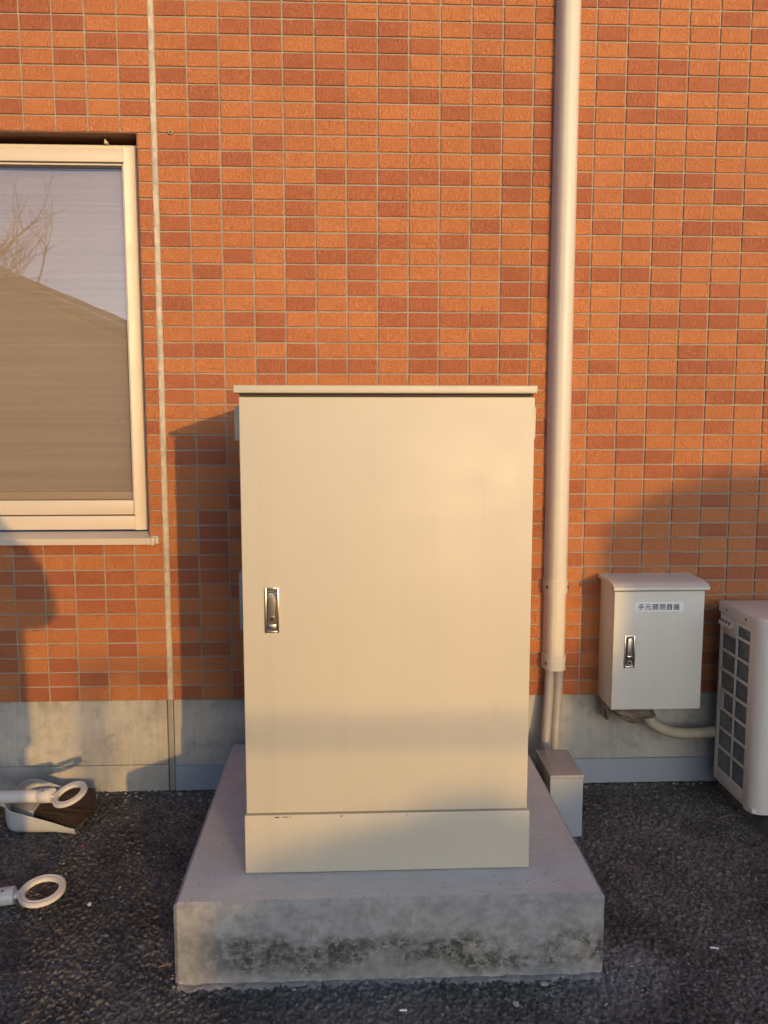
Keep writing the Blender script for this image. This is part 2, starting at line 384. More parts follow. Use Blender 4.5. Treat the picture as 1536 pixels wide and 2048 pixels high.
def build_wall():
    bm = bmesh.new(); y0, y1 = 0.0047, 0.22
    add_box(bm, XL, WX0, y0, y1, Z0, ZT); add_box(bm, WX1, XR, y0, y1, Z0, ZT)
    add_box(bm, WX0, WX1, y0, y1, Z0, WZ0); add_box(bm, WX0, WX1, y0, y1, WZ1, ZT)
    wall = from_bm('wall', bm, M['grout'], bld, smooth=False)
    cells = []
    def run(xa, xb, first, sign):
        k = 0
        while True:
            a = first + k * 0.1 * sign; lo, hi = min(a, a + 0.1 * sign), max(a, a + 0.1 * sign)
            if lo > xb - 0.004 or hi < xa + 0.004: break
            x0, x1 = max(lo + 0.0030, xa), min(hi - 0.0030, xb); k += 1
            if x1 - x0 < 0.01: continue
            for r in range(int(round((ZT - Z0) / 0.05))):
                z0, z1 = Z0 + r * 0.05 + (0.001 if r == 0 else 0.0029), Z0 + r * 0.05 + 0.0471
                if x0 < WX1 and x1 > WX0 and z0 < WZ1 and z1 > WZ0:
                    # cut the tile at the opening
                    if z1 > WZ1: cells.append((x0, x1, max(z0, WZ1), z1)) if z1 - WZ1 > 0.01 else None
                    elif z0 < WZ0: cells.append((x0, x1, z0, min(z1, WZ0))) if WZ0 - z0 > 0.01 else None
                    else:
                        if x1 > WX1 and x1 - max(x0, WX1) > 0.008: cells.append((max(x0, WX1), x1, z0, z1))
                        if x0 < WX0 and min(x1, WX0) - x0 > 0.008: cells.append((x0, min(x1, WX0), z0, z1))
                else: cells.append((x0, x1, z0, z1))
    run(0.0, XR, 0.0, 1); run(XL, -0.0175, -0.0135, -1)
    # which tiles show largest from where the photo was taken
    cm = cam.rotation_euler.to_matrix(); cl = Vector(cam.location)
    def px(x, z):
        d = cm.transposed() @ (Vector((x, 0, z)) - cl); return (768 + 1640 * d.x / -d.z, 1024 - 1640 * d.y / -d.z)
    score = []
    for i, (x0, x1, z0, z1) in enumerate(cells):
        q = [px(x0, z0), px(x1, z0), px(x1, z1), px(x0, z1)]
        area = abs(sum(q[j][0] * q[(j + 1) % 4][1] - q[(j + 1) % 4][0] * q[j][1] for j in range(4))) / 2
        cx = sum(a for a, _ in q) / 4; cy = sum(b for _, b in q) / 4
        inside = all(2 < a < 1534 and 2 < b < 2046 for a, b in q)
        hid = (470 < cx < 1075 and cy > 770) or (1105 < cx < 1172) or (cx > 1195 and cy > 1140 and cx < 1420) or (cx > 1420 and cy > 1190)
        score.append((area if inside and not hid else -1, i))
    big = set(i for a, i in sorted(score, reverse=True)[:300] if a > 0)
    def shape(w, h, rg):
        """outline of a pressed tile: worn arrises, slightly uneven"""
        V = []
        for inset, y in ((0.0, 0.0052), (0.0, 0.0012), (0.0011, 0.0), ):
            for sx, sz in ((-1, -1), (1, -1), (1, 1), (-1, 1)):
                j = 0.00045
                V.append((sx * (w / 2 - inset) + rg.uniform(-j, j), y + (rg.uniform(-0.0003, 0.0005) if y < 0.004 else 0), sz * (h / 2 - inset) + rg.uniform(-j, j)))
        F = [(8, 9, 10, 11)]
        for b in (0, 4):
            for k in range(4): F.append((b + k, b + (k + 1) % 4, b + 4 + (k + 1) % 4, b + 4 + k))
        return V, F
    def tone(): return rng.uniform(0.0, 0.34) if rng.random() < 0.36 else rng.uniform(0.42, 1.0)
    cache = {}
    VV, FF, TT = [], [], []
    for i, (x0, x1, z0, z1) in enumerate(cells):
        w, h = x1 - x0, z1 - z0; cx, cz = (x0 + x1) / 2, (z0 + z1) / 2
        if i in big:
            var = rng.randrange(36); key = (round(w, 4), round(h, 4), var)
            if key not in cache:
                V, F = shape(w, h, random.Random(var * 7 + 1)); me = bpy.data.meshes.new('tile'); me.from_pydata(V, [], F)
                a = me.attributes.new('tone', 'FLOAT', 'FACE'); t = 0.02 + 0.32 * var / 12 if var < 12 else 0.42 + 0.58 * (var - 12) / 24
                a.data.foreach_set('value', [t] * len(F)); me.materials.append(M['tile']); me.update(); cache[key] = me
            o = bpy.data.objects.new('tile', cache[key]); C.objects.link(o)
            setp(o, (cx, rng.uniform(-0.0006, 0.0003), cz), wall)
            o.rotation_euler = (rng.gauss(0, 0.004), rng.gauss(0, 0.003), rng.gauss(0, 0.002))
        else:
            V, F = shape(w, h, rng); b = len(VV); dy = rng.uniform(-0.0006, 0.0003); rx, rz = rng.gauss(0, 0.004), rng.gauss(0, 0.002)
            VV += [(cx + x, y + dy - rx * z + rz * x, cz + z) for x, y, z in V]; FF += [tuple(q + b for q in f) for f in F]; TT += [tone()] * len(F)
    me = np_mesh('tile_field', np.array(VV), np.array(FF))
    a = me.attributes.new('tone', 'FLOAT', 'FACE'); a.data.foreach_set('value', TT)
    tag(finish('tile_field', me, M['tile'], wall), kind='stuff')
    # tiled reveals of the window recess (a return of the same tile, with the recess shade put into its colour)
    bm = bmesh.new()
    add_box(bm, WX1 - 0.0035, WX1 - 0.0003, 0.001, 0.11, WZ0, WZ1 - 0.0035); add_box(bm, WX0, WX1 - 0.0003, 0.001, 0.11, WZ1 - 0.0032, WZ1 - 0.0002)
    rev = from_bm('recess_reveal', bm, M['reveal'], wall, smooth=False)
M['reveal'] = simple('reveal_shaded_tile', (0.20, 0.085, 0.045), 0.5, var=0.15, vscale=20)
build_wall()

def build_footing():
    # footing left of the movement joint is cast in two lifts
    f = box('foundation', XL, -0.0235, 0.006, 0.25, 0.0945, Z0 - 0.0015, M['found'], bld, 0.0015, 1)
    box('lower_lift', XL, -0.0235, 0.0066, 0.25, -0.05, 0.0925, M['found'], f, 0.0015, 1)
    box('foundation', 0.0005, XR, 0.006, 0.25, -0.05, Z0 - 0.0015, M['found'], bld, 0.0015, 1)
    box('footing_sealant', -0.0205, -0.0025, 0.010, 0.2, -0.04, Z0 - 0.002, M['sealg'], bld, 0.001, 1)
    # scratched scribble on the concrete
    for k, pts in enumerate(([(-.162, .245), (-.171, .228), (-.176, .205), (-.177, .190), (-.168, .181), (-.162, .172)],
                [(-.148, .229), (-.1475, .238), (-.139, .243), (-.133, .236), (-.132, .214), (-.138, .212)],
                [(-.118, .243), (-.128, .218), (-.138, .196), (-.148, .157), (-.151, .114), (-.152, .066)])):
        tube('scratch_mark', spline([(x, 0.0060, z) for x, z in pts], 20), 0.0010 if k < 2 else 0.0012, M['scratch'], f, 5)
    # elastic joint: a run of sealant with a nick at every course of tiles
    bm = bmesh.new(); n = 0
    pts = []; z = Z0 + 0.002
    while z < ZT: pts.append(z); z += 0.0125
    L = [bm.verts.new((-0.0195 + rng.uniform(-.0005, .0005), 0.004, z)) for z in pts]; Rr = [bm.verts.new((0.0013 + rng.uniform(-.0005, .0005), 0.004, z)) for z in pts]
    ML, MR = [], []
    for z in pts:
        ph = ((z - Z0) / 0.05) % 1.0; nick = 0.0012 if min(ph, 1 - ph) < 0.13 else 0.0
        ML.append(bm.verts.new((-0.0150 + rng.uniform(-.0005, .0005) - nick, -0.0036 + nick * .6 + rng.uniform(-.0006, .0006), z)))
        MR.append(bm.verts.new((-0.0032 + rng.uniform(-.0005, .0005) + nick, -0.0036 + nick * .6 + rng.uniform(-.0006, .0006), z)))
    for i in range(len(pts) - 1):
        for A, B in ((L, ML), (ML, MR), (MR, Rr)): bm.faces.new((A[i], B[i], B[i + 1], A[i + 1]))
    from_bm('joint_sealant', bm, M['seal'], bld, ang=60)
    box('wall_coping', XL - 0.02, XR + 0.02, -0.03, 0.26, ZT + 0.003, ZT + 0.07, M['alu'], bld, 0.004)
build_footing()

# ------------------------------------------------------------------ window
def build_window():
    y0, y1 = 0.045, 0.105
    xr, xl = WX1 - 0.018, WX0 + 0.018; zt, zb = 2.143, 0.905
    bm = bmesh.new()
    add_prism(bm, [(xr - 0.040, y0 - 0.002), (xr - 0.0015, y0 + 0.0075), (xr, y0 + 0.009), (xr, y1), (xr - 0.040, y1)], zb, zt, 'z')                       # right stile, its face bevelled outwards
    add_box(bm, xl, xl + 0.040, y0, y1, zb, zt, 0.002)
    add_box(bm, xl + 0.0405, xr - 0.0405, y0 + 0.004, y1, zt - 0.042, zt - 0.001, 0.0015)   # head
    add_box(bm, xl + 0.0405, xr - 0.0405, y0 + 0.004, y1, zb + 0.001, zb + 0.047, 0.0015)  # bottom rail
    w = from_bm('window', bm, M['alu'], bld)
    box('head_flange', xl - 0.012, xr + 0.004, y0 + 0.012, y1, zt + 0.001, zt + 0.012, M['alu'], w, 0.001)
    ix0, ix1 = xl + 0.0405, xr - 0.0405
    # sash: thin bead all round and a deep lower rail
    bm = bmesh.new()
    add_box(bm, ix1 - 0.0075, ix1 - 0.002, y0 + 0.010, y1 - 0.01, zb + 0.051, zt - 0.046, 0.0008, 1)
    add_box(bm, ix0 + 0.002, ix0 + 0.0075, y0 + 0.010, y1 - 0.01, zb + 0.051, zt - 0.046, 0.0008, 1)
    add_box(bm, ix0 + 0.008, ix1 - 0.008, y0 + 0.010, y1 - 0.01, zt - 0.0515, zt - 0.046, 0.0008, 1)
    from_bm('glazing_bead', bm, M['alu'], w)
    box('sash_rail', ix0 + 0.008, ix1 - 0.008, y0 + 0.012, y1 - 0.012, zb + 0.051, zb + 0.099, M['alu'], w, 0.0015)
    bm = bmesh.new()
    add_box(bm, ix1 - 0.0018, ix1 - 0.0002, y0 + 0.014, y1, zb + 0.05, zt - 0.045); add_box(bm, ix0 + 0.010, ix1 - 0.010, y0 + 0.016, y1 - 0.013, zt - 0.0575, zt - 0.052)
    add_box(bm, ix0, ix1 - 0.002, y0 + 0.016, y1, zb + 0.0475, zb + 0.0505); add_box(bm, ix0, ix1 - 0.002, y0 + 0.016, y1, zt - 0.0455, zt - 0.0425)
    from_bm('gasket', bm, M['bead'], w, smooth=False)
    box('pane', ix0 + 0.008, ix1 - 0.008, 0.066, 0.070, zb + 0.098, zt - 0.052, M['glass'], w)
    # sloping sill with folded front and end cap
    prism('sill', [(0.048, 0.900), (-0.022, 0.8875), (-0.030, 0.8865), (-0.030, 0.8655), (-0.026, 0.8655), (-0.026, 0.880), (0.048, 0.893)], WX0 - 0.02, -0.052, 'x', M['alu'], w, 0.0)
    bm = bmesh.new(); add_box(bm, -0.0515, -0.038, -0.033, 0.0, 0.8625, 0.889, 0.003); add_box(bm, -0.0375, -0.0255, -0.0325, 0.0, 0.868, 0.8885, 0.002)
    add_box(bm, -0.049, -0.0265, -0.030, -0.001, 0.8892, 0.8935, 0.0018)
    from_bm('sill_end_cap', bm, M['alu'], w)
    # dark back of the room and the slit beside the frame
    box('dark_gap', WX0, WX1, 0.120, 0.20, WZ0 + 0.03, WZ1 - 0.002, M['dark'], w)
    b = thing('pleated_blind', (-0.78, 0.095, 0.99), 'beige woven blind pulled down behind the window glass', 'blind')
    # gently rippled cloth
    xs = np.linspace(ix0 + 0.012, ix1 - 0.012, 40); zs = np.linspace(zb + 0.128, zt - 0.06, 240)
    X, Zg = np.meshgrid(xs, zs, indexing='ij'); Y = 0.090 + 0.0009 * np.sin(Zg * 2 * math.pi / 0.012) + 0.0014 * np.sin(X * 14 + Zg * 3)
    i = np.arange(X.size).reshape(X.shape); F = np.stack([i[:-1, :-1].ravel(), i[1:, :-1].ravel(), i[1:, 1:].ravel(), i[:-1, 1:].ravel()], 1)
    finish('cloth', np_mesh('cloth', np.stack([X.ravel(), Y.ravel(), Zg.ravel()], 1), F), M['blind'], b, True)
    box('bottom_bar', ix0 + 0.012, ix1 - 0.012, 0.080, 0.098, zb + 0.100, zb + 0.1275, M['alu'], b, 0.002)
    p = thing('peg', (-0.170, 0.05, 2.152), 'tiny pale wedge stuck on top of the window head', 'wedge')
    prism('wedge', [(-0.176, 2.1555), (-0.163, 2.1555), (-0.166, 2.162), (-0.174, 2.170)], 0.040, 0.056, 'y', M['alu'], p, 0.0005)
    h = thing('wall_anchor', (0.046, -0.004, 2.170), 'small metal anchor ring set in a tile joint beside the sealant strip', 'anchor')
    tube('sleeve', [(0.046, 0.003, 2.1768), (0.046, -0.008, 2.1768)], 0.0062, M['brass'], h, 12)
    tube('hole', [(0.046, -0.0078, 2.1768), (0.046, -0.0088, 2.1768)], 0.0036, M['dark'], h, 10)
    tube('pin', [(0.0445, -0.002, 2.184), (0.0455, -0.010, 2.1855)], 0.0028, M['brass'], h, 8)
build_window()

# ------------------------------------------------------------------ vertical duct cover with its two conduits
def duct_profile(cx, w, d, y=0.0):
    h = w / 2
    return [(cx - h, y), (cx - h, y - d * 0.28), (cx - h * 0.93, y - d * 0.52), (cx - h * 0.80, y - d * 0.74), (cx - h * 0.62, y - d * 0.90), (cx - h * 0.45, y - d), (cx + h * 0.45, y - d),
            (cx + h * 0.62, y - d * 0.90), (cx + h * 0.80, y - d * 0.74), (cx + h * 0.93, y - d * 0.52), (cx + h, y - d * 0.28), (cx + h, y)]
def build_duct():
    t = thing('pipe_duct', (1.30, -0.03, 0.43), 'tall cream plastic duct cover running up the tiles beside the big cabinet', 'duct')
    prism('cover', duct_profile(1.304, 0.0735, 0.060, -0.001), 0.70, ZT - 0.002, 'z', M['pvc'], t, ang=50)
    prism('wall_flange', [(1.266, -0.0005), (1.266, -0.006), (1.342, -0.006), (1.342, -0.0005)], 0.72, ZT - 0.002, 'z', M['pvc'], t)
    prism('lower_cover', duct_profile(1.303, 0.0725, 0.0595, -0.001), 0.445, 0.699, 'z', M['pvc'], t, ang=50)
    for z0, z1 in ((0.694, 0.739), (0.429, 0.478)):
        c = prism('collar', duct_profile(1.303, 0.0805, 0.064, -0.001), z0, z1, 'z', M['pvc'], t, ang=50)
        for sx, yy in ((-1, -0.047), (1, -0.047)):
            x = 1.303 + sx * 0.0345
            tube('screw', [(x - sx * 0.004, yy + 0.003, (z0 + z1) / 2 - 0.001), (x + sx * 0.0012, yy - 0.0025, (z0 + z1) / 2 - 0.001)], 0.0056, M['chrome'], c, 12)
    for k, (xa, xb, r, lab) in enumerate(((1.287, 1.252, 0.0165, 'grey corrugated conduit under the duct cover on the big cabinet side'), (1.318, 1.286, 0.0165, 'grey corrugated conduit under the duct cover on the switch box side'))):
        pts = spline([(xa, -0.031, 0.47), (xa - 0.001, -0.033, 0.40), (xa - 0.006, -0.041, 0.31), (xa - 0.014, -0.057, 0.22), (xa - 0.023, -0.080, 0.14), (xb, -0.110, 0.05), (xb, -0.120, -0.004)], 150)
        rr = [r * (1.0 + (0.06 if i % 2 else -0.06)) for i in range(len(pts))]
        o = tube('corrugated_conduit', pts, rr, M['conduit'], None, 16, ang=80); tag(o, lab, 'conduit', 'conduits leaving the duct cover')
build_duct()

# ------------------------------------------------------------------ concrete base and the big cabinet
M['pad2'] = simple('cement_slurry', (0.27, 0.26, 0.24), 0.9, var=0.3, vscale=45, bumps=0.5, bscale=180, bdist=0.003)
def build_pad():
    bm = bmesh.new(); x0, x1, y0, y1, z1 = 0.206, 1.187, -0.993, -0.070, 0.196
    nx, ny, nz = 60, 56, 14
    def quad_grid(f, n, m):
        g = [[bm.verts.new(f(i / n, j / m)) for j in range(m + 1)] for i in range(n + 1)]
        for i in range(n):
            for j in range(m): bm.faces.new((g[i][j], g[i + 1][j], g[i + 1][j + 1], g[i][j + 1]))
    c = 0.009
    quad_grid(lambda a, b: (x0 + c + (x1 - x0 - 2 * c) * a, y0 + c + (y1 - y0 - 2 * c) * b, z1), nx, ny)
    quad_grid(lambda a, b: (x0 + c + (x1 - x0 - 2 * c) * a, y0, -0.03 + (z1 - c + 0.03) * b), nx, nz)
    quad_grid(lambda a, b: (x0 + c + (x1 - x0 - 2 * c) * a, y0 + c * b, z1 - c + c * b), nx, 1)
    for X, s in ((x0, 1), (x1, -1)):
        quad_grid(lambda a, b: (X, y0 + c + (y1 - y0 - 2 * c) * a, -0.03 + (z1 - c + 0.03) * b), ny, nz)
        quad_grid(lambda a, b: (X + s * c * b, y0 + c + (y1 - y0 - 2 * c) * a, z1 - c + c * b), ny, 1)
        quad_grid(lambda a, b: (X + s * c * a, y0 + c - c * a, -0.03 + (z1 - c + 0.03) * b), 1, nz)
        bm.faces.new([bm.verts.new(p) for p in ((X, y0 + c, z1 - c), (X + s * c, y0, z1 - c), (X + s * c, y0 + c, z1))])
    quad_grid(lambda a, b: (x0 + (x1 - x0) * a, y1 - c, -0.03 + (z1 + 0.03) * b), nx, nz)
    bmesh.ops.remove_doubles(bm, verts=bm.verts, dist=0.0002)
    for v in bm.verts:
        a = math.sin(v.co.x * 31 + v.co.z * 17) * math.sin(v.co.y * 23 + v.co.x * 7)
        edge = 1.0 if abs(v.co.z - z1) < 0.012 and (v.co.y < y0 + 0.012) else 0.25
        v.co += Vector((rng.uniform(-1, 1) * .0004, rng.uniform(-1, 1) * .0011 * edge + a * .0005, (rng.uniform(-1, 1) * .0011 * edge + a * .0004) if v.co.z > 0 else 0))
    o = from_bm('concrete_base', bm, M['pad'], None, ang=28)
    tag(o, 'weathered concrete base block with dark algae stains under the big cabinet', 'concrete block')
    # slurry lip cast against the asphalt along the front and the left edge
    bm = bmesh.new(); n = 150; rows = []
    for i in range(n + 1):
        x = 0.212 + 0.970 * i / n; w = .003 + .014 * abs(math.sin(i * .37) * math.sin(i * .13 + 1)) + rng.uniform(0, .012); h = .0008 + .003 * abs(math.sin(i * .21 + 2)) + rng.uniform(0, .0028)
        rows.append([bm.verts.new((x, -0.990, h)), bm.verts.new((x, -0.994 - w * .35, h * .9)), bm.verts.new((x, -0.994 - w * .75, h * .45)), bm.verts.new((x, -0.994 - w, -.006))])
    for A, B in zip(rows[:-1], rows[1:]):
        for q in range(3): bm.faces.new((A[q], B[q], B[q + 1], A[q + 1]))
    from_bm('mortar_lip', bm, M['pad2'], o, ang=80)
    VV, FF = [], []
    for k in range(170):
        side = rng.random()
        if side < .62: x = rng.uniform(0.20, 1.19); y = -0.993 - abs(rng.gauss(0, .010))
        elif side < .8: x = 1.187 + abs(rng.gauss(0, .03)); y = rng.uniform(-1.04, -0.86)
        else: x = 0.206 - abs(rng.gauss(0, .008)); y = rng.uniform(-1.0, -0.6)
        blob(VV, FF, (x, y, 0.0005), rng.uniform(.0018, .0055), 0.4)
    me = bpy.data.meshes.new('mortar_crumbs'); me.from_pydata(VV, [], FF)
    tag(finish('mortar_crumbs', me, M['stone'], None, True), 'crumbs of pale mortar along the foot of the concrete base', 'crumbs', kind='stuff')

def blob(VV, FF, c, r, flat=0.6):
    b = len(VV); a0 = rng.random() * 6.28; e = rng.uniform(0.6, 1.0)
    for ring, (rr, zz) in enumerate(((1.0, 0.0), (0.72, 0.62))):
        for k in range(6):
            a = a0 + k * math.pi / 3; q = r * rr * rng.uniform(.75, 1.15)
            dx, dy = math.cos(a) * q, math.sin(a) * q * e
            VV.append((c[0] + dx * math.cos(a0) - dy * math.sin(a0), c[1] + dx * math.sin(a0) + dy * math.cos(a0), c[2] + zz * r * flat * rng.uniform(.8, 1.2)))
    VV.append((c[0], c[1], c[2] + r * flat))
    for k in range(6):
        FF.append((b + k, b + (k + 1) % 6, b + 6 + (k + 1) % 6, b + 6 + k)); FF.append((b + 6 + k, b + 6 + (k + 1) % 6, b + 12))
build_pad()

def capsule(cx, cz, hw, hh, n=8):
    pts = []
    for k in range(n + 1): a = math.pi * k / n; pts.append((cx + hw * math.cos(a), cz + hh - hw + hw * math.sin(a)))
    for k in range(n + 1): a = math.pi + math.pi * k / n; pts.append((cx + hw * math.cos(a), cz - hh + hw + hw * math.sin(a)))
    return pts
def frame_ring(bm, x0, x1, z0, z1, t, y0, y1, bev=0.0012):
    add_box(bm, x0, x0 + t, y0, y1, z0, z1, bev); add_box(bm, x1 - t, x1, y0, y1, z0, z1, bev)
    add_box(bm, x0 + t * .9, x1 - t * .9, y0 + .0003, y1, z0 + .0002, z0 + t, bev); add_box(bm, x0 + t * .9, x1 - t * .9, y0 + .0003, y1, z1 - t, z1 - .0002, bev)

def build_cabinet():
    yf = -0.875
    t = thing('electrical_cabinet', (0.694, -0.61, 0.196), 'large beige steel cabinet standing on the concrete base block', 'cabinet')
    box('body', 0.3615, 1.0265, yf + 0.022, -0.33, 0.345, 1.331, M['beige'], t, 0.002)
    box('plinth', 0.3535, 1.0350, yf - 0.001, -0.325, 0.1975, 0.3425, M['beige'], t, 0.0035, 3)
    box('lid', 0.3490, 1.0295, yf - 0.017, -0.315, 1.3325, 1.3500, M['beige'], t, 0.003, 3)
    box('door_gasket', 0.364, 1.024, yf + 0.017, yf + 0.0225, 0.352, 1.324, M['bead'], t)
    box('lid_gap_shade', 0.3600, 1.0245, yf + 0.006, yf + 0.03, 1.3262, 1.3323, M['bead'], t)  # dark strip drawn as the shadow line under the lid
    for cx, w in ((0.431, .010), (0.445, .004), (0.452, .007), (0.462, .003), (0.583, .006), (0.74, .003), (0.90, .002)):
        box('paint_chip', cx - w / 2, cx + w / 2, yf - .0014, yf - .0006, .3375 - w * .15, .3388, M['lock'], t)
    d = box('door', 0.3590, 1.0275, yf, yf + 0.018, 0.3470, 1.3245, M['beige'], t, 0.0022, 3)
    # flush swing handle
    x0, x1, z0, z1 = 0.4095, 0.4425, 0.7850, 0.8915; cx = (x0 + x1) / 2
    bm = bmesh.new(); frame_ring(bm, x0, x1, z0, z1, 0.0048, yf - 0.0045, yf + 0.001)
    from_bm('handle_frame', bm, M['chrome'], d)
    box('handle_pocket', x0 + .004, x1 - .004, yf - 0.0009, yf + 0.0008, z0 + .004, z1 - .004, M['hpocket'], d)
    bm = bmesh.new(); add_prism(bm, [(cx - .0060, .8805), (cx + .0060, .8805), (cx + .0068, .872), (cx + .0098, .862), (cx + .0098, .8085), (cx - .0098, .8085), (cx - .0098, .862), (cx - .0068, .872)], yf - 0.0075, yf - 0.0010, 'y')
    bmesh.ops.bevel(bm, geom=[e for e in bm.edges if all(v.co.y < yf - .007 for v in e.verts)], offset=0.0020, segments=3, profile=0.5, affect='EDGES')
    from_bm('handle_lever', bm, M['chrome'], d)
    for sx in (-1, 1): tube('hinge_pin', [(cx + sx * .0068, yf - .004, .8775), (cx + sx * .0105, yf - .004, .8775)], 0.0042, M['chrome'], d, 12)
    tube('lock_ring', [(cx, yf - .0072, .8180), (cx, yf - .0086, .8180)], 0.0078, M['chrome'], d, 20)
    tube('lock_core', [(cx, yf - .0080, .8180), (cx, yf - .0090, .8180)], 0.0062, M['lock'], d, 20)
    box('push_button', cx - .0098, cx + .0098, yf - .0070, yf - .0010, .7935, .8062, M['chrome'], d, 0.0012)
    # rain hoods over side vents, terminal box
    box('vent_hood', 0.3425, 0.3613, -0.83, -0.60, 1.226, 1.305, M['beige'], t, 0.003)
    box('vent_frame', 0.3505, 0.3614, -0.82, -0.61, 1.172, 1.2255, M['beige'], t, 0.002)
    box('vent_hood', 1.0267, 1.0405, -0.83, -0.60, 1.228, 1.304, M['beige'], t, 0.003)
    prism('meter_box', [(0.3613, 0.770), (0.3445, 0.778), (0.3445, 0.915), (0.3613, 0.915)], -0.82, -0.55, 'y', M['bluegrey2'], t, 0.001)
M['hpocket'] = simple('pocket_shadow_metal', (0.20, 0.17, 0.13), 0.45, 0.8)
M['lock'] = simple('dark_lock_core', (0.07, 0.055, 0.045), 0.4, 0.5)
M['bluegrey2'] = paint_material('grey_plastic_box', (0.42, 0.41, 0.38), 0.45)
build_cabinet()

# ------------------------------------------------------------------ sheet-metal cover plate and riser box
def build_covers():
    o = box('cover_plate', 0.0025, 3.3, -0.0075, 0.0045, 0.006, 0.0925, M['bluegrey'], None, 0.001, 1)
    tag(o, 'low grey sheet metal plate along the foot of the wall', 'cover plate')
    t = thing('cable_box', (1.26, -0.27, 0), 'grey sheet metal cable box on the asphalt beside the concrete base', 'cable box')
    bm = bmesh.new(); add_box(bm, 1.2125, 1.3135, -0.3665, -0.1745, 0.0, 0.1885, 0.001, 1)
    from_bm('body', bm, M['bluegrey'], t)
    box('top_cover', 1.2105, 1.3150, -0.3715, -0.1725, 0.1890, 0.1995, M['bluegloss'], t, 0.0022, 3)
M['bluegloss'] = paint_material('glossy_grey_lid', (0.36, 0.355, 0.36), 0.22, 0.02)
build_covers()

# ------------------------------------------------------------------ small switch box
def build_switch_box():
    t = thing('switch_box', (1.61, -0.08, 0.32), 'small ivory switch box with a hooded top on the wall beside the air conditioner', 'switch box')
    x0, x1, yf = 1.4625, 1.7585, -0.158
    box('body', x0 + .001, x1 - .001, -0.136, -0.001, 0.3235, 0.735, M['ivory'], t, 0.0015)
    box('door_gasket', x0 + .005, x1 - .005, -0.1425, -0.1355, 0.329, 0.715, M['dark'], t)
    d = box('door', x0 - .0005, x1 + .0005, yf, -0.142, 0.3255, 0.7215, M['ivory'], t, 0.002, 3)
    # hood: level at the wall, rolling over to a dropped lip
    prof = [(-0.0005, 0.7395), (-0.0005, 0.7525), (-0.110, 0.7508), (-0.142, 0.7485), (-0.158, 0.7450), (-0.168, 0.7400), (-0.1735, 0.7370), (-0.1735, 0.7280), (-0.170, 0.7280), (-0.164, 0.7330), (-0.14, 0.7370)]
    prism('hood', prof, x0 - .008, x1 + .010, 'x', M['ivory'], t, ang=30)
    box('drip_strip', x0 - .003, x1 + .003, -0.150, -0.130, 0.7235, 0.7285, M['brassy'], t, 0.001)
    hx0, hx1, hz0, hz1 = 1.4985, 1.5345, 0.467, 0.576; cx = (hx0 + hx1) / 2
    bm = bmesh.new(); frame_ring(bm, hx0, hx1, hz0, hz1, 0.0055, yf - .0035, yf + .001)
    from_bm('latch_frame', bm, M['chrome'], d)
    prism('latch_recess', capsule(cx, (hz0 + hz1) / 2, .0125, .0495), yf - .0012, yf + .0005, 'y', M['lock'], d)
    bm = bmesh.new(); add_prism(bm, capsule(cx, .5335, .0088, .0345), yf - .0060, yf - .0005, 'y')
    bmesh.ops.bevel(bm, geom=[e for e in bm.edges if all(v.co.y < yf - .005 for v in e.verts)], offset=0.0016, segments=2, profile=0.5, affect='EDGES')
    from_bm('latch_lever', bm, M['chrome2'], d)
    box('latch_button', cx - .0085, cx + .0085, yf - .0070, yf - .0010, .5005, .5085, M['chrome'], d, .001)
    tube('latch_lock', [(cx, yf - .0008, .4850), (cx, yf - .0058, .4850)], 0.0092, M['chrome2'], d, 20)
    tube('keyhole', [(cx, yf - .0056, .4850), (cx, yf - .0064, .4850)], 0.0040, M['lock'], d, 12)
    pl = box('name_plate', 1.5275, 1.6895, yf - .0012, yf - .0001, .6535, .6870, M['plate'], t, .0003, 1)
    cu = bpy.data.curves.new('lettering', 'FONT'); cu.body = '\u624b\u5143\u958b\u9589\u5668\u76e4'
    cu.size = 0.0215; cu.align_x = 'CENTER'; cu.align_y = 'CENTER'; cu.space_character = 1.17; cu.extrude = 0.0001; cu.offset = 0.00022; cu.resolution_u = 3
    tmp = bpy.data.objects.new('tmp', cu); C.objects.link(tmp)
    dg = bpy.context.evaluated_depsgraph_get(); me = bpy.data.meshes.new_from_object(tmp.evaluated_get(dg)); bpy.data.objects.remove(tmp)
    co = np.empty(len(me.vertices) * 3, dtype=np.float32); me.vertices.foreach_get('co', co); co = co.reshape(-1, 3)
    c = (co.min(0) + co.max(0)) / 2
    co = np.stack([co[:, 0] - c[0] + 1.6085, -co[:, 2] + yf - .00145, co[:, 1] - c[1] + .6702], 1)
    me.vertices.foreach_set('co', co.astype(np.float32).ravel()); me.update(); me.materials.clear()
    finish('lettering', me, M['ink'], pl)
M['brassy'] = simple('yellowed_strip', (0.42, 0.33, 0.17), 0.5)
M['chrome2'] = simple('dull_chrome', (0.50, 0.46, 0.42), 0.34, 0.9, 0.12, 60)
build_switch_box()

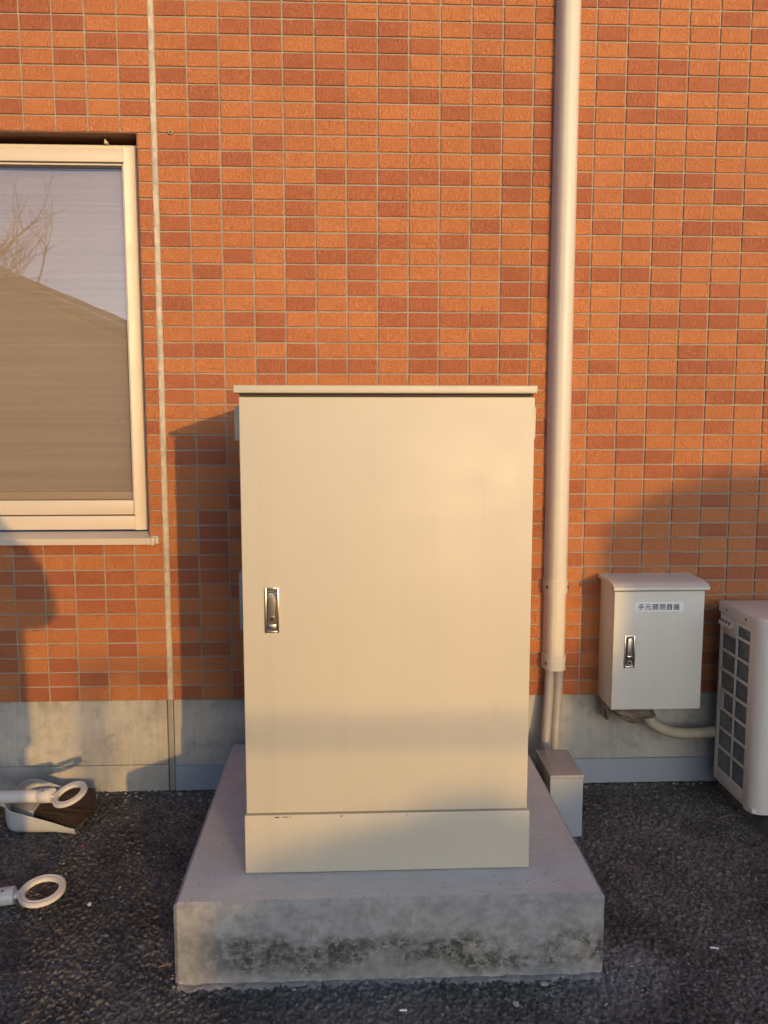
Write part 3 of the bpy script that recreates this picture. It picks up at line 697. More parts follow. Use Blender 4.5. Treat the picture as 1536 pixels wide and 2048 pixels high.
def build_pipe():
    pts = spline([(1.600, -0.062, 0.31), (1.615, -0.062, 0.274), (1.648, -0.062, 0.234), (1.719, -0.062, 0.207), (1.806, -0.062, 0.204), (1.90, -0.064, 0.214), (1.98, -0.066, 0.225)], 60)
    o = tube('insulated_pipe', pts, [0.0185 + rng.uniform(-.0006, .0006) for _ in pts], M['foam'], None, 18); tag(o, 'cream insulated pipe looping from the switch box to the air conditioner', 'pipe')
    # crumpled sealing putty under the box
    for (cx, cy, cz, sx, sy, sz, n, lab) in ((1.558, -0.062, 0.289, .070, .045, .030, 5, 'crumpled brown putty and film sealing the pipe under the switch box'), (1.478, -0.05, 0.295, .017, .028, .034, 9, 'lump of brown putty hanging at the switch box corner')):
        bm = bmesh.new(); bmesh.ops.create_icosphere(bm, subdivisions=4, radius=1.0)
        rg = random.Random(n); ph = [rg.uniform(0, 6.28) for _ in range(6)]
        for v in bm.verts:
            p = v.co.copy(); k = 1 + .16 * math.sin(5 * p.x + ph[0] + 3 * p.z) + .13 * math.sin(8 * p.y + ph[1] - 4 * p.x) + .12 * abs(math.sin(7 * p.z + 5 * p.x + ph[2])) + rg.uniform(-.02, .02)
            v.co = Vector((cx + p.x * sx * k, cy + p.y * sy * k, min(cz + p.z * sz * k + .012 * p.x * (n == 5) * -1, 0.3232)))
        tag(from_bm('sealing_putty', bm, M['putty'], None, ang=40), lab, 'putty')
build_pipe()

# ------------------------------------------------------------------ air conditioner outdoor unit
def build_ac():
    t = thing('air_conditioner', (2.24, -0.21, 0.0), 'off-white outdoor air conditioner unit with a side grille of square openings', 'air conditioner')
    X0, X1, Y0, Y1, ZB, ZTp = 1.850, 2.640, -0.352, -0.078, 0.062, 0.672
    rc = 0.040
    def outline(x0, x1, y0, y1, r, n=8):
        pts = [(x0, y1)]
        for k in range(n + 1): a = math.pi + math.pi / 2 * k / n; pts.append((x0 + r + r * math.cos(a), y0 + r + r * math.sin(a)))
        for k in range(n + 1): a = 1.5 * math.pi + math.pi / 2 * k / n; pts.append((x1 - r + r * math.cos(a), y0 + r + r * math.sin(a)))
        pts.append((x1, y1)); return pts
    # lid with a rolled rim
    bm = bmesh.new(); add_prism(bm, outline(X0 - .003, X1 + .003, Y0 - .003, Y1 + .003, rc + .003), ZTp - .034, ZTp, 'z')
    bmesh.ops.bevel(bm, geom=[e for e in bm.edges if all(v.co.z > ZTp - .001 for v in e.verts)], offset=0.008, segments=4, profile=0.5, affect='EDGES')
    lid = from_bm('lid', bm, M['acw'], t, ang=40)
    for y in (-0.130, -0.262): tube('screw_hole', [(X0 - .0028, y, ZTp - .021), (X0 - .0036, y, ZTp - .021)], 0.0045, M['dark'], lid, 10)
    # front casing: right and front skins round the corner
    zt = ZTp - .0355
    def skin(name, path, z0, z1, th=.0022):
        bm = bmesh.new(); rows = []
        for (x, y), (nx, ny) in path: rows.append((bm.verts.new((x, y, z0)), bm.verts.new((x, y, z1)), bm.verts.new((x + nx * th, y + ny * th, z0)), bm.verts.new((x + nx * th, y + ny * th, z1))))
        for a, b in zip(rows[:-1], rows[1:]):
            bm.faces.new((a[0], b[0], b[1], a[1])); bm.faces.new((a[3], b[3], b[2], a[2])); bm.faces.new((a[1], b[1], b[3], a[3])); bm.faces.new((a[2], b[2], b[0], a[0]))
        for a in (rows[0], rows[-1]): bm.faces.new((a[0], a[1], a[3], a[2]))
        return from_bm(name, bm, M['acw'], t, ang=40)
    path = [((X0, -0.298), (1, 0))] + [((X0 + rc + rc * math.cos(a), Y0 + rc + rc * math.sin(a)), (-math.cos(a), -math.sin(a))) for a in [math.pi + math.pi / 2 * k / 10 for k in range(11)]] + [((X0 + .078, Y0), (0, 1))]
    skin('corner_panel', path, ZB - .012, zt)
    # front panel round the fan opening: a plate with a round hole
    cx, cz, fr = 2.19, 0.352, 0.235
    bm = bmesh.new(); N = 64; xa, xb, za, zb = X0 + .0785, X1, ZB - .012, zt; inn, out = [], []
    for k in range(N):
        a = 2 * math.pi * (k + .5) / N; c, s = math.cos(a), math.sin(a)
        inn.append((cx + fr * c, cz + fr * s)); m = min(((xb - cx) / c if c > 0 else (xa - cx) / c), ((zb - cz) / s if s > 0 else (za - cz) / s)); out.append((cx + m * c, cz + m * s))
    I = [bm.verts.new((x, Y0, z)) for x, z in inn]; O = [bm.verts.new((x, Y0, z)) for x, z in out]; J = [bm.verts.new((x, Y0 + .03, z)) for x, z in inn]
    for k in range(N): bm.faces.new((O[k], O[(k + 1) % N], I[(k + 1) % N], I[k])); bm.faces.new((I[k], I[(k + 1) % N], J[(k + 1) % N], J[k]))
    for X, Z in ((xa, za), (xb, za), (xb, zb), (xa, zb)):
        near = sorted(range(N), key=lambda k: (out[k][0] - X) ** 2 + (out[k][1] - Z) ** 2)[:2]
        if abs(near[0] - near[1]) in (1, N - 1): bm.faces.new((O[near[0]], O[near[1]], bm.verts.new((X, Y0, Z))))
    fp = from_bm('front_panel', bm, M['acw'], t)
    for k in range(9):                                                   # short slots pressed beside the fan opening
        z = .555 - k * .044
        box('slot', X0 + .047, X0 + .135, Y0 - .0012, Y0 + .001, z, z + .0035, M['slot'], fp)
    bm = bmesh.new()
    for r in np.linspace(.03, fr - .008, 12): add_tube(bm, [(cx + r * math.cos(a), Y0 - .006, cz + r * math.sin(a)) for a in [2 * math.pi * k / 40 for k in range(40)]], .0022, 5, closed=True)
    for k in range(12):
        a = 2 * math.pi * k / 12; add_tube(bm, [(cx + .03 * math.cos(a), Y0 - .0035, cz + .03 * math.sin(a)), (cx + (fr + .006) * math.cos(a), Y0 - .0035, cz + (fr + .006) * math.sin(a))], .0028, 6)
    from_bm('fan_guard', bm, M['acw'], t)
    bm = bmesh.new()
    for k in range(3):
        for i in range(8):
            a0 = 2 * math.pi * k / 3 + i * .16; a1 = a0 + .16; y0, y1 = Y0 + .045 + i * .006, Y0 + .051 + i * .006
            bm.faces.new([bm.verts.new(p) for p in ((cx + .04 * math.cos(a0), y0, cz + .04 * math.sin(a0)), (cx + .21 * math.cos(a0), y0, cz + .21 * math.sin(a0)), (cx + .21 * math.cos(a1), y1, cz + .21 * math.sin(a1)), (cx + .04 * math.cos(a1), y1, cz + .04 * math.sin(a1)))])
    add_tube(bm, [(cx, Y0 + .03, cz), (cx, Y0 + .11, cz)], .045, 20)
    from_bm('fan', bm, M['dark2'], t)
    # side grille: frame with two columns of openings
    ys = [-0.296, -0.284, -0.203, -0.191, -0.102, -0.080]
    bm = bmesh.new(); th = .006
    def bar(y0, y1, z0, z1, dx=0.0): add_box(bm, X0 + .001 + dx, X0 + .001 + th, min(y0, y1), max(y0, y1), z0, z1, .0016, 2)
    bar(-0.2975, -0.2865, ZB, zt - .001); bar(-0.204, -0.194, ZB + .001, zt - .0015); bar(-0.098, -0.080, ZB, zt - .001)
    zs = [0.108 + k * .0672 for k in range(8)]
    bar(-0.2865, -0.0975, ZB + .0005, zs[0] - .006, .0004); bar(-0.2865, -0.0975, zt - .020, zt - .0012, .0004)
    for k in range(1, 8): bar(-0.2865, -0.2045, zs[k] - .0048, zs[k] + .0048, .0004)
    for k in range(1, 7): bar(-0.1935, -0.0975, zs[k] - .0048, zs[k] + .0048, .0004)
    bar(-0.1935, -0.0975, zs[7] - .010, zt - .0195, .0008)
    bar(-0.122, -0.0975, zs[3] + .006, zs[4] - .006, .0006)
    g = from_bm('side_grille', bm, M['acw'], t)
    # pulled-out finger grip
    bm = bmesh.new(); add_prism(bm, [(X0 + .001, .628), (X0 - .006, .622), (X0 - .016, .604), (X0 - .0155, .600), (X0 - .011, .602), (X0 - .003, .606), (X0 + .001, .596)], -0.185, -0.100, 'y')
    from_bm('grip', bm, M['acw'], t, ang=30)
    bm = bmesh.new()
    for k in range(4): y = -0.172 + k * .019; add_box(bm, X0 - .0135, X0 - .005, y, y + .006, .6075, .6185, .001, 1)
    from_bm('grip_slot', bm, M['slot'], t)
    # fin coil behind the grille: upright fins with joining tubes, a dark block behind painted as the unlit inside
    box('coil_dark_block', X0 + .03, X1 - .01, Y0 + .09, Y1 - .002, ZB + .006, zt - .004, M['dark2'], t)
    bm = bmesh.new(); y = Y1 - .008
    while y > -0.290: add_box(bm, X0 + .010, X0 + .0295, y - .0013, y, ZB + .012, zt - .006); y -= .0035
    from_bm('coil_fins', bm, M['fin'], t, smooth=False)
    box('left_guard_plate', X0 + .0075, X0 + .0095, -0.176, -0.094, .10, .52, M['fin2'], t)
    box('base_pan', X0 + .004, X1 - .004, Y0 + .006, Y1 - .002, ZB - .010, ZB + .004, M['acw'], t, .002)
    for x in (X0 + .075, X1 - .16):
        bm = bmesh.new(); add_box(bm, x, x + .05, -0.385, -0.045, .0505, .0535, .0006, 1); add_box(bm, x + .008, x + .042, -0.36, -0.07, .0525, ZB - .011)
        from_bm('foot', bm, M['acw'], t)
    for k, x in enumerate((X0 + .030, X1 - .205)):
        o = prism('mounting_block', [(x, 0.0), (x + .14, 0.0), (x + .115, 0.050), (x + .025, 0.050)], -0.56, -0.04, 'y', M['block'], None, .003)
        tag(o, ('dark mounting block on the asphalt under the grille end of the air conditioner', 'dark mounting block on the asphalt under the far end of the air conditioner')[k], 'mounting block', 'air conditioner blocks')
M['slot'] = simple('slot_shadow', (0.10, 0.09, 0.08), 0.8)
M['dark2'] = simple('dark_plastic', (0.035, 0.033, 0.03), 0.6)
M['fin2'] = simple('galvanised_guard', (0.24, 0.25, 0.24), 0.45, 0.3, 0.3, 30)
build_ac()

# ------------------------------------------------------------------ cleaning tools on the ground at the wall
def ring_grip(t, c, u, v, D, r, name='ring_grip'):
    u = Vector(u).normalized(); v = (Vector(v) - u * Vector(v).dot(u)).normalized(); nrm = u.cross(v)
    bm = bmesh.new(); N = 40; prof = [(-1, -.55), (-.45, -.75), (.45, -.75), (1, -.55), (1, .55), (.45, .75), (0, .5), (-.45, .75), (-1, .55)]
    rings = []
    for k in range(N):
        a = 2 * math.pi * k / N; d = u * math.cos(a) * 1.04 + v * math.sin(a); q = Vector(c) + d * (D / 2 - r)
        rings.append([bm.verts.new(q + d.normalized() * (p * r) + nrm * (w * r)) for p, w in prof])
    for k in range(N):
        A, B = rings[k], rings[(k + 1) % N]
        for j in range(len(prof)): bm.faces.new((A[j], A[(j + 1) % len(prof)], B[(j + 1) % len(prof)], B[j]))
    return from_bm(name, bm, M['white'], t, ang=40)

def tool_handle(t, ring_c, D, v, path, r_tube, neck_from):
    """ring, neck, collar with a screw, tube"""
    u = (Vector(ring_c) - Vector(neck_from)).normalized()
    ring_grip(t, ring_c, u, v, D, .0088)
    a = Vector(ring_c) - u * (D / 2 - .004); b = a - u * .016
    side = u.cross(Vector((0, 0, 1))).normalized()
    bm = bmesh.new()
    for s in (-1, 1): add_tube(bm, [a + side * s * .015, a - u * .006 + side * s * .0085, b + side * s * .0085], [.0045, .0055, .0065], 8)
    add_tube(bm, [a - u * .002, b], .0065, 8)
    from_bm('neck', bm, M['white'], t)
    tube('collar', [b + u * .002, b + u * .0, b - u * .046, b - u * .048], [r_tube + .001, r_tube + .0024, r_tube + .0024, r_tube + .0008], M['white'], t, 24)
    up = (Vector((0, -0.45, 0.89)) - u * Vector((0, -0.45, 0.89)).dot(u)).normalized(); q = b - u * .024
    tube('screw', [q + up * (r_tube + .001), q + up * (r_tube + .0036)], .0042, M['chrome2'], t, 10)
    pts = [b - u * .046] + [Vector(p) for p in path]
    tube('tube', spline(pts, 16), r_tube, M['white'], t, 24)

def brush_head(t, x0, x1, xt, ya, yb, z, thick, tilt=0.0):
    """tapered head then a fan of bristles along +X"""
    ym = (ya + yb) / 2; hw = (yb - ya) / 2
    bm = bmesh.new(); V = []
    for x, w, h in ((x0, .25, .7), (x0 + (x1 - x0) * .5, .60, .9), (x1, .80, 1.0)):
        V.append([bm.verts.new((x, ym + sy * hw * w, z + sz * thick * h / 2 + tilt * (x - x0))) for sy, sz in ((-1, -1), (1, -1), (1, 1), (-1, 1))])
    for A, B in zip(V[:-1], V[1:]):
        for k in range(4): bm.faces.new((A[k], A[(k + 1) % 4], B[(k + 1) % 4], B[k]))
    bm.faces.new(V[0][::-1]); bm.faces.new(V[-1])
    bmesh.ops.bevel(bm, geom=list(bm.edges), offset=.0025, segments=2, profile=.5, affect='EDGES')
    from_bm('head', bm, M['greyl'], t)
    rg = random.Random(5); VV, FF = [], []
    for k in range(1500):
        a = rg.uniform(-1, 1); h = rg.uniform(-.5, .5); y0 = ym + a * hw * .76; y1 = ym + a * hw * (1.0 + .03 * rg.uniform(-1, 1)); xe = xt + rg.gauss(0, .005) - .02 * a * a; w = rg.uniform(.0007, .0013)
        za = z + h * thick * .8 + tilt * (x1 - x0); zb = z + h * thick * 1.1 + tilt * (xe - x0) - .010 + rg.gauss(0, .0015); b = len(VV); xm = (x1 + xe) / 2; ymid = (y0 + y1) / 2 + rg.gauss(0, .0015); zm = (za + zb) / 2 + .003
        for X, Y, Z, s in ((x1 - .004, y0, za, 1), (xm, ymid, zm, 1), (xe, y1, zb, .6)): VV += [(X, Y - w * s, Z), (X, Y + w * s, Z + w * .5)]
        FF += [(b, b + 2, b + 3, b + 1), (b + 2, b + 4, b + 5, b + 3)]
    me = bpy.data.meshes.new('bristles'); me.from_pydata(VV, [], FF)
    finish('bristles', me, M['bristle'], t)
M['greyl'] = simple('pale_grey_plastic', (0.50, 0.48, 0.43), 0.45, var=0.08, vscale=30)

def build_tools():
    # dustpan: open at the right, walls fall towards the lip, flared front corners
    t = thing('dustpan', (-0.37, -0.19, 0), 'grey plastic dustpan with a long white ring-ended handle lying at the footing', 'dustpan')
    bm = bmesh.new(); n = 16; xs = [-0.468 + (0.468 - 0.243) * (i / n) ** 1.35 for i in range(n + 1)]
    ya, yb = -0.290, -0.090; th = .0022
    def hgt(x): f = (x + .468) / .225; return .074 * max(0.0, 1 - f) ** .9 + .020 - .008 * f + (.010 * max(0, f - .88) / .12)
    def row(x):
        f = (x + .468) / .225; flare = .012 * max(0, (f - .78) / .22) ** 1.5; rad = .030 * (1 - .75 * f) + .004
        h = hgt(x); pts = []
        pts.append((ya - flare - .006 - .014 * (1 - f), h)); pts.append((ya - flare - .001 - .014 * (1 - f), h + .0015))
        for k in range(6): a = k / 5 * math.pi / 2; pts.append((ya - flare * .8 + rad * (1 - math.cos(a)) * 1.0 - .010 * (1 - f) * (1 - k / 5), .004 + rad * (1 - math.sin(a)) * min(1, (h - .004) / max(rad, 1e-4)) ))
        ins = .045 * max(0, 1 - f / .17) ** 2; pts = [(a + ins, z) for a, z in pts]; m = [(ya + yb - p[0], p[1]) for p in pts[::-1]]
        return pts + m
    G = [[bm.verts.new((x, y, z)) for y, z in row(x)] for x in xs]
    for A, B in zip(G[:-1], G[1:]):
        for k in range(len(A) - 1): bm.faces.new((A[k], B[k], B[k + 1], A[k + 1]))
    # closed back
    A = G[0]; bm.faces.new([v for v in A])
    bmesh.ops.recalc_face_normals(bm, faces=bm.faces)
    bmesh.ops.solidify(bm, geom=list(bm.faces), thickness=th)
    bm.normal_update(); tr = from_bm('tray', bm, M['greyp'], t, ang=45)
    rim = [Vector((x, row(x)[1][0] - .002, row(x)[1][1])) for x in xs[::-1]] + [Vector((x, ya + yb - row(x)[1][0] + .002, row(x)[1][1])) for x in xs]
    tube('rim', rim, .0028, M['greyp'], tr, 8)
    tool_handle(t, (-0.254, -0.303, 0.137), .106, (0.1, .95, .27), [(-0.52, -0.262, .112), (-0.80, -0.235, .085), (-1.05, -0.21, .03)], .0195, (-0.338, -0.272, 0.1195))
    # hand brush lying in the pan
    b = thing('sweeping_brush', (-0.40, -0.20, 0.02), 'brush with dark brown bristles lying in the grey dustpan', 'brush')
    brush_head(b, -0.465, -0.380, -0.228, -0.288, -0.088, .052, .036, -.02)
    tube('tube', spline([(-0.47, -0.195, .055), (-0.62, -0.16, .075), (-1.0, -0.09, .03)], 12), .0150, M['white'], b, 18)
    # second long handle nearer the open ground
    s = thing('long_broom', (-0.30, -0.65, 0), 'white tube broom handle with ring end lying alone on the asphalt', 'broom')
    tool_handle(s, (-0.212, -0.655, 0.036), .116, (0.1, .97, .16), [(-0.50, -0.690, .026), (-0.80, -0.72, .022), (-1.06, -0.745, .024)], .0205, (-0.306, -0.668, 0.030))
    brush_head(s, -1.05, -1.12, -1.26, -0.86, -0.63, .028, .034)
build_tools()

# ------------------------------------------------------------------ litter and grit on the asphalt
def build_litter():
    def leaf(name, c, L, W, rot, curl, lab, mat):
        bm = bmesh.new(); n, m = 8, 4; g = []
        for i in range(n + 1):
            f = i / n; w = W * math.sin(math.pi * min(1, f * .96 + .02)) ** .8 * (1 - .25 * f)
            g.append([])
            for j in range(m + 1):
                s = j / m * 2 - 1; x = (f - .5) * L; y = s * w / 2; z = .003 + curl * (s * s) * .5 + curl * .7 * (f - .5) ** 2 * 2 + rng.uniform(-.0004, .0004)
                g[-1].append(bm.verts.new((c[0] + x * math.cos(rot) - y * math.sin(rot), c[1] + x * math.sin(rot) + y * math.cos(rot), z)))
        for i in range(n):
            for j in range(m): bm.faces.new((g[i][j], g[i + 1][j], g[i + 1][j + 1], g[i][j + 1]))
        bmesh.ops.solidify(bm, geom=list(bm.faces), thickness=.0005)
        tag(from_bm(name, bm, mat, None, ang=60), lab, 'leaf')
    leaf('dry_leaf', (1.819, -0.430), .052, .022, .55, .008, 'curled dry brown leaf on the asphalt before the air conditioner', M['leafd'])
    leaf('dry_leaf', (1.700, -0.320), .020, .012, 1.2, .003, 'small pale leaf fragment on the asphalt beside the cable box', M['leafd'])
    def stick(pts, r, lab, mat, cat='twig', name='twig'):
        tag(tube(name, spline([(x, y, z) for x, y, z in pts], 10), r, mat, None, 6), lab, cat)
    stick([(1.775, -0.281, .004), (1.81, -0.266, .006), (1.847, -0.257, .008)], .0022, 'thin dry twig on the asphalt near the air conditioner foot', M['twig'])
    stick([(-0.116, -0.300, .003), (-0.095, -0.309, .004), (-0.075, -0.323, .004)], .0009, 'fine straw stalk on the sunlit asphalt near the dustpan', M['leafd'])
    stick([(1.473, -0.913, .004), (1.492, -0.917, .004)], .0024, 'short white stub on the shaded asphalt beyond the concrete base corner', M['plate'], 'stub', 'stub')
    stick([(0.709, -1.095, .004), (0.725, -1.095, .004)], .0024, 'short white stub on the asphalt before the concrete base face', M['plate'], 'stub', 'stub')
    stick([(0.155, -0.93, .003), (0.185, -0.915, .004), (0.21, -0.885, .005)], .0012, 'straw stalk leaning by the sunlit corner of the concrete base', M['leafd'])
    def pebble(c, r, lab, mat, cat='pebble', name='pebble', flat=.6):
        VV, FF = [], []; blob(VV, FF, (c[0], c[1], 0.0002), r, flat); me = bpy.data.meshes.new(name); me.from_pydata(VV, [], FF); tag(finish(name, me, mat), lab, cat)
    pebble((-0.203, -0.363), .0065, 'pink plastic scrap on the sunlit asphalt', M['pink'], 'scrap', 'plastic_scrap')
    pebble((1.229, -0.956), .013, 'flat pale stone chip beside the concrete base corner', M['stone'], 'stone', 'stone_chip', .35)
    pebble((1.283, -0.946), .011, 'small grey chip next to the flat pale stone chip', M['stone'], 'stone', 'stone_chip', .4)
    pebble((1.042, -1.020), .011, 'round grey pebble at the foot of the concrete base', M['stone'])
    pebble((0.965, -1.081), .010, 'grey pebble on open asphalt before the concrete base', M['stone'])
    pebble((0.021, -0.026), .012, 'pale pebble under the sealant joint at the footing', M['stone'], flat=.5)
    pebble((-0.087, -0.663), .010, 'white flaky crumb on the sunlit asphalt by the broom ring', M['plate'], 'crumb', 'paper_crumb', .3)
    VV, FF = [], []
    for k in range(1100):
        x, y = rng.uniform(-.75, 2.1), rng.uniform(-1.4, -.03)
        if .20 < x < 1.195 and y > -1.0: continue
        blob(VV, FF, (x, y, -.0005), min(.006, rng.expovariate(1 / .0014) + .0012), .55)
    for k in range(130): blob(VV, FF, (rng.gauss(1.27, .05), rng.gauss(-.99, .035), -.001), rng.uniform(.002, .006), .5)
    for k in range(150): blob(VV, FF, (rng.uniform(-0.7, 1.85), -.008 - abs(rng.gauss(0, .02)), -.001), rng.uniform(.003, .008), .6)
    me = bpy.data.meshes.new('grit'); me.from_pydata(VV, [], FF)
    tag(finish('grit', me, M['stone']), 'scattered pale grit and crumbs over the asphalt', 'grit', kind='stuff')
    VV, FF = [], []
    for k in range(110):
        x, y = rng.uniform(-.6, 1.9), rng.uniform(-1.3, -.1); a = rng.random() * 6.28; L = rng.uniform(.006, .022); w = .0006; b = len(VV)
        if .20 < x < 1.195 and y > -1.0: continue
        dx, dy = math.cos(a) * L, math.sin(a) * L
        for f, z in ((0, .0015), (.5, .0032), (1, .002)): VV += [(x + dx * f - dy / L * w, y + dy * f + dx / L * w, z), (x + dx * f + dy / L * w, y + dy * f - dx / L * w, z), (x + dx * f, y + dy * f, z + .0012)]
        for s in (0, 3): FF += [(b + s, b + s + 3, b + s + 5, b + s + 2), (b + s + 2, b + s + 5, b + s + 4, b + s + 1), (b + s + 1, b + s + 4, b + s + 3, b + s)]
    me = bpy.data.meshes.new('straw_bits'); me.from_pydata(VV, [], FF)
    tag(finish('straw_bits', me, M['leafd']), 'tiny bits of straw strewn over the asphalt', 'straw', kind='stuff')
build_litter()

#@@BEHIND
# ------------------------------------------------------------------ what stands behind the photographer: it shades the foot of the wall and shows in the window glass
M['skin'] = simple('skin', (0.55, 0.36, 0.26), 0.5, var=0.05, vscale=20)
M['coat'] = simple('dark_coat_cloth', (0.045, 0.05, 0.065), 0.85, var=0.2, vscale=30, bumps=0.3, bscale=300)
M['trouser'] = simple('grey_trouser_cloth', (0.07, 0.07, 0.075), 0.85, var=0.2, vscale=30)
M['shoe'] = simple('black_shoe', (0.025, 0.025, 0.025), 0.5)
M['hair'] = simple('dark_hair', (0.02, 0.016, 0.013), 0.5, var=0.3, vscale=80)
M['steel'] = simple('painted_fence_steel', (0.22, 0.20, 0.17), 0.5)
M['cblock'] = simple('concrete_block', (0.32, 0.31, 0.28), 0.9, var=0.15, vscale=10)
M['hedge'] = leaf_material('hedge_leaf', (0.035, 0.065, 0.02), (0.07, 0.11, 0.035))
M['bark'] = simple('grey_bark', (0.06, 0.055, 0.05), 0.9, var=0.25, vscale=14)
M['plaster'] = simple('house_plaster', (0.42, 0.38, 0.31), 0.9, var=0.06, vscale=3)
M['roof'] = simple('dark_roof_tile', (0.12, 0.105, 0.095), 0.7, var=0.15, vscale=8)
M['barge'] = simple('brown_bargeboard', (0.16, 0.11, 0.075), 0.7)

def build_person():
    N = []; E = []; Rd = []; K = []
    def j(p, r, parent=None, kind='coat'):
        N.append(p); Rd.append(r if isinstance(r, tuple) else (r, r)); K.append(kind)
        if parent is not None: E.append((parent, len(N) - 1))
        return len(N) - 1
    y = -3.10
    pel = j((.465, y, .92), (.200, .125), None, 'coat'); wai = j((.475, y, 1.06), (.205, .120), pel); che = j((.430, y, 1.27), (.145, .115), wai)
    nb = j((.415, y + .01, 1.42), (.070, .065), che); nk = j((.410, y + .03, 1.485), .052, nb, 'skin')
    h1 = j((.405, y + .05, 1.555), (.066, .078), nk, 'skin'); h2 = j((.405, y + .045, 1.625), (.075, .090), h1, 'skin'); h3 = j((.405, y + .03, 1.69), (.055, .065), h2, 'skin')
    for s, hx, kx, fx in ((1, .565, .580, .588), (-1, .365, .355, .350)):
        hp = j((hx, y, .84), (.100, .105), pel, 'trouser'); kn = j((kx, y + .03, .48), (.080, .085), hp, 'trouser'); an = j((fx, y, .10), (.062, .062), kn, 'trouser')
        he = j((fx, y - .01, .045), .042, an, 'shoe'); j((fx + s * .012, y + .16, .035), (.040, .032), he, 'shoe')
    for s, sh, el, wr, pa in ((1, (.560, y + .01, 1.34), (.695, -2.990, 0.985), (.618, -2.835, 1.110), (.592, -2.800, 1.158)), (-1, (.270, y + .01, 1.34), (.262, -2.975, 1.03), (.460, -2.845, 1.105), (.515, -2.805, 1.138))):
        a = j(sh, (.068, .072), che); b = j(tuple((p + q) / 2 for p, q in zip(sh, el)), .072, a); c = j(el, .072, b); d = j(tuple(p * .5 + q * .5 for p, q in zip(el, wr)), .062, c)
        e = j(wr, .044, d); f = j(pa, (.030, .018), e, 'skin')
        # fingers close round the phone's edge, thumb on its back
        for k in range(4):
            r = .0085 - .0006 * (k == 3); z = pa[2] + .038 - k * .017; px = pa[0] - s * .006
            g = j((px, pa[1] + .030, z), r, f, 'skin'); g2 = j((px - s * .018, pa[1] + .042, z + .003), r * .93, g, 'skin'); j((px - s * .034, pa[1] + .040, z + .004), r * .82, g2, 'skin')
        g = j((pa[0] + s * .012, pa[1] + .004, pa[2] + .030), .0105, f, 'skin'); j((pa[0] - s * .006, pa[1] + .004, pa[2] + .058), .009, g, 'skin')
    me = bpy.data.meshes.new('person'); me.from_pydata(N, E, []); o = bpy.data.objects.new('person_tmp', me); C.objects.link(o)
    md = o.modifiers.new('skin', 'SKIN'); md.use_smooth_shade = True
    sv = me.skin_vertices[0].data
    for i, r in enumerate(Rd): sv[i].radius = r
    for i in range(len(N)): sv[i].use_root = (i == pel)
    sb = o.modifiers.new('sub', 'SUBSURF'); sb.levels = 2; sb.render_levels = 2
    dg = bpy.context.evaluated_depsgraph_get(); body = bpy.data.meshes.new_from_object(o.evaluated_get(dg)); bpy.data.objects.remove(o)
    # clothing zones by the nearest joint
    kinds = ['coat', 'skin', 'trouser', 'shoe']; P = np.array(N); segs = [(a, b) for a, b in E]
    body.materials.clear(); idx = []
    for f in body.polygons:
        c = np.array(f.center); d = ((P - c) ** 2).sum(1) - np.array([r[0] ** 2 for r in Rd]); idx.append(kinds.index(K[int(d.argmin())]))
    root = finish('person', body, [M['coat'], M['skin'], M['trouser'], M['shoe']], None, True)
    body.polygons.foreach_set('material_index', idx)
    tag(root, 'person in a dark coat and grey trousers holding a phone up in both hands', 'person')
    # hair cap, nose, ears, eyes
    bm = bmesh.new(); bmesh.ops.create_icosphere(bm, subdivisions=4, radius=1.0)
    for v in list(bm.verts):
        q = v.co.copy(); v.co = Vector((.405 + q.x * .088, y + .030 + q.y * .104, 1.645 + q.z * .105))
    bmesh.ops.delete(bm, geom=[v for v in bm.verts if (v.co.y > y + .085 and v.co.z < 1.675) or v.co.z < 1.56], context='VERTS')
    for v in bm.verts: v.co += Vector((rng.uniform(-1, 1), rng.uniform(-1, 1), rng.uniform(-1, 1))) * .003
    from_bm('hair', bm, M['hair'], root)
    bm = bmesh.new(); add_tube(bm, [(.405, y + .128, 1.632), (.405, y + .150, 1.600), (.405, y + .132, 1.592)], [.007, .013, .006], 8); from_bm('nose', bm, M['skin'], root)
    for s in (-1, 1):
        tube('eye', [(.405 + s * .030, y + .118, 1.632), (.405 + s * .030, y + .129, 1.632)], [.011, .006], M['shoe'], root, 10)
        tube('ear', [(.405 + s * .074, y + .035, 1.60), (.405 + s * .086, y + .030, 1.622), (.405 + s * .083, y + .028, 1.642)], [.008, .016, .009], M['skin'], root, 8)
    # open coat skirt below the waist
    bm = bmesh.new(); n = 28; rows = []
    for z, rx, ry in ((1.10, .205, .130), (.92, .210, .145), (.74, .208, .150), (.56, .216, .158)):
        rows.append([bm.verts.new((.465 + rx * math.cos(a) * (1 + .03 * math.sin(7 * a)), y + ry * math.sin(a) * (1 + .04 * math.sin(5 * a)), z)) for a in [2 * math.pi * k / n for k in range(n)]])
    for A, B in zip(rows[:-1], rows[1:]):
        for k in range(n): bm.faces.new((A[k], A[(k + 1) % n], B[(k + 1) % n], B[k]))
    bmesh.ops.solidify(bm, geom=list(bm.faces), thickness=.006); from_bm('coat_skirt', bm, M['coat'], root, ang=60)
    t = thing('phone', (.553, -2.775, 1.075), 'black phone held upright in both hands of the person', 'phone')
    b = box('case', .516, .590, -2.780, -2.771, 1.075, 1.222, M['shoe'], t, .003)
    box('screen', .519, .587, -2.7815, -2.7803, 1.081, 1.216, M['lock'], t)
    tube('lens', [(.577, -2.771, 1.209), (.577, -2.7695, 1.209)], .006, M['lock'], t, 14)
build_person()

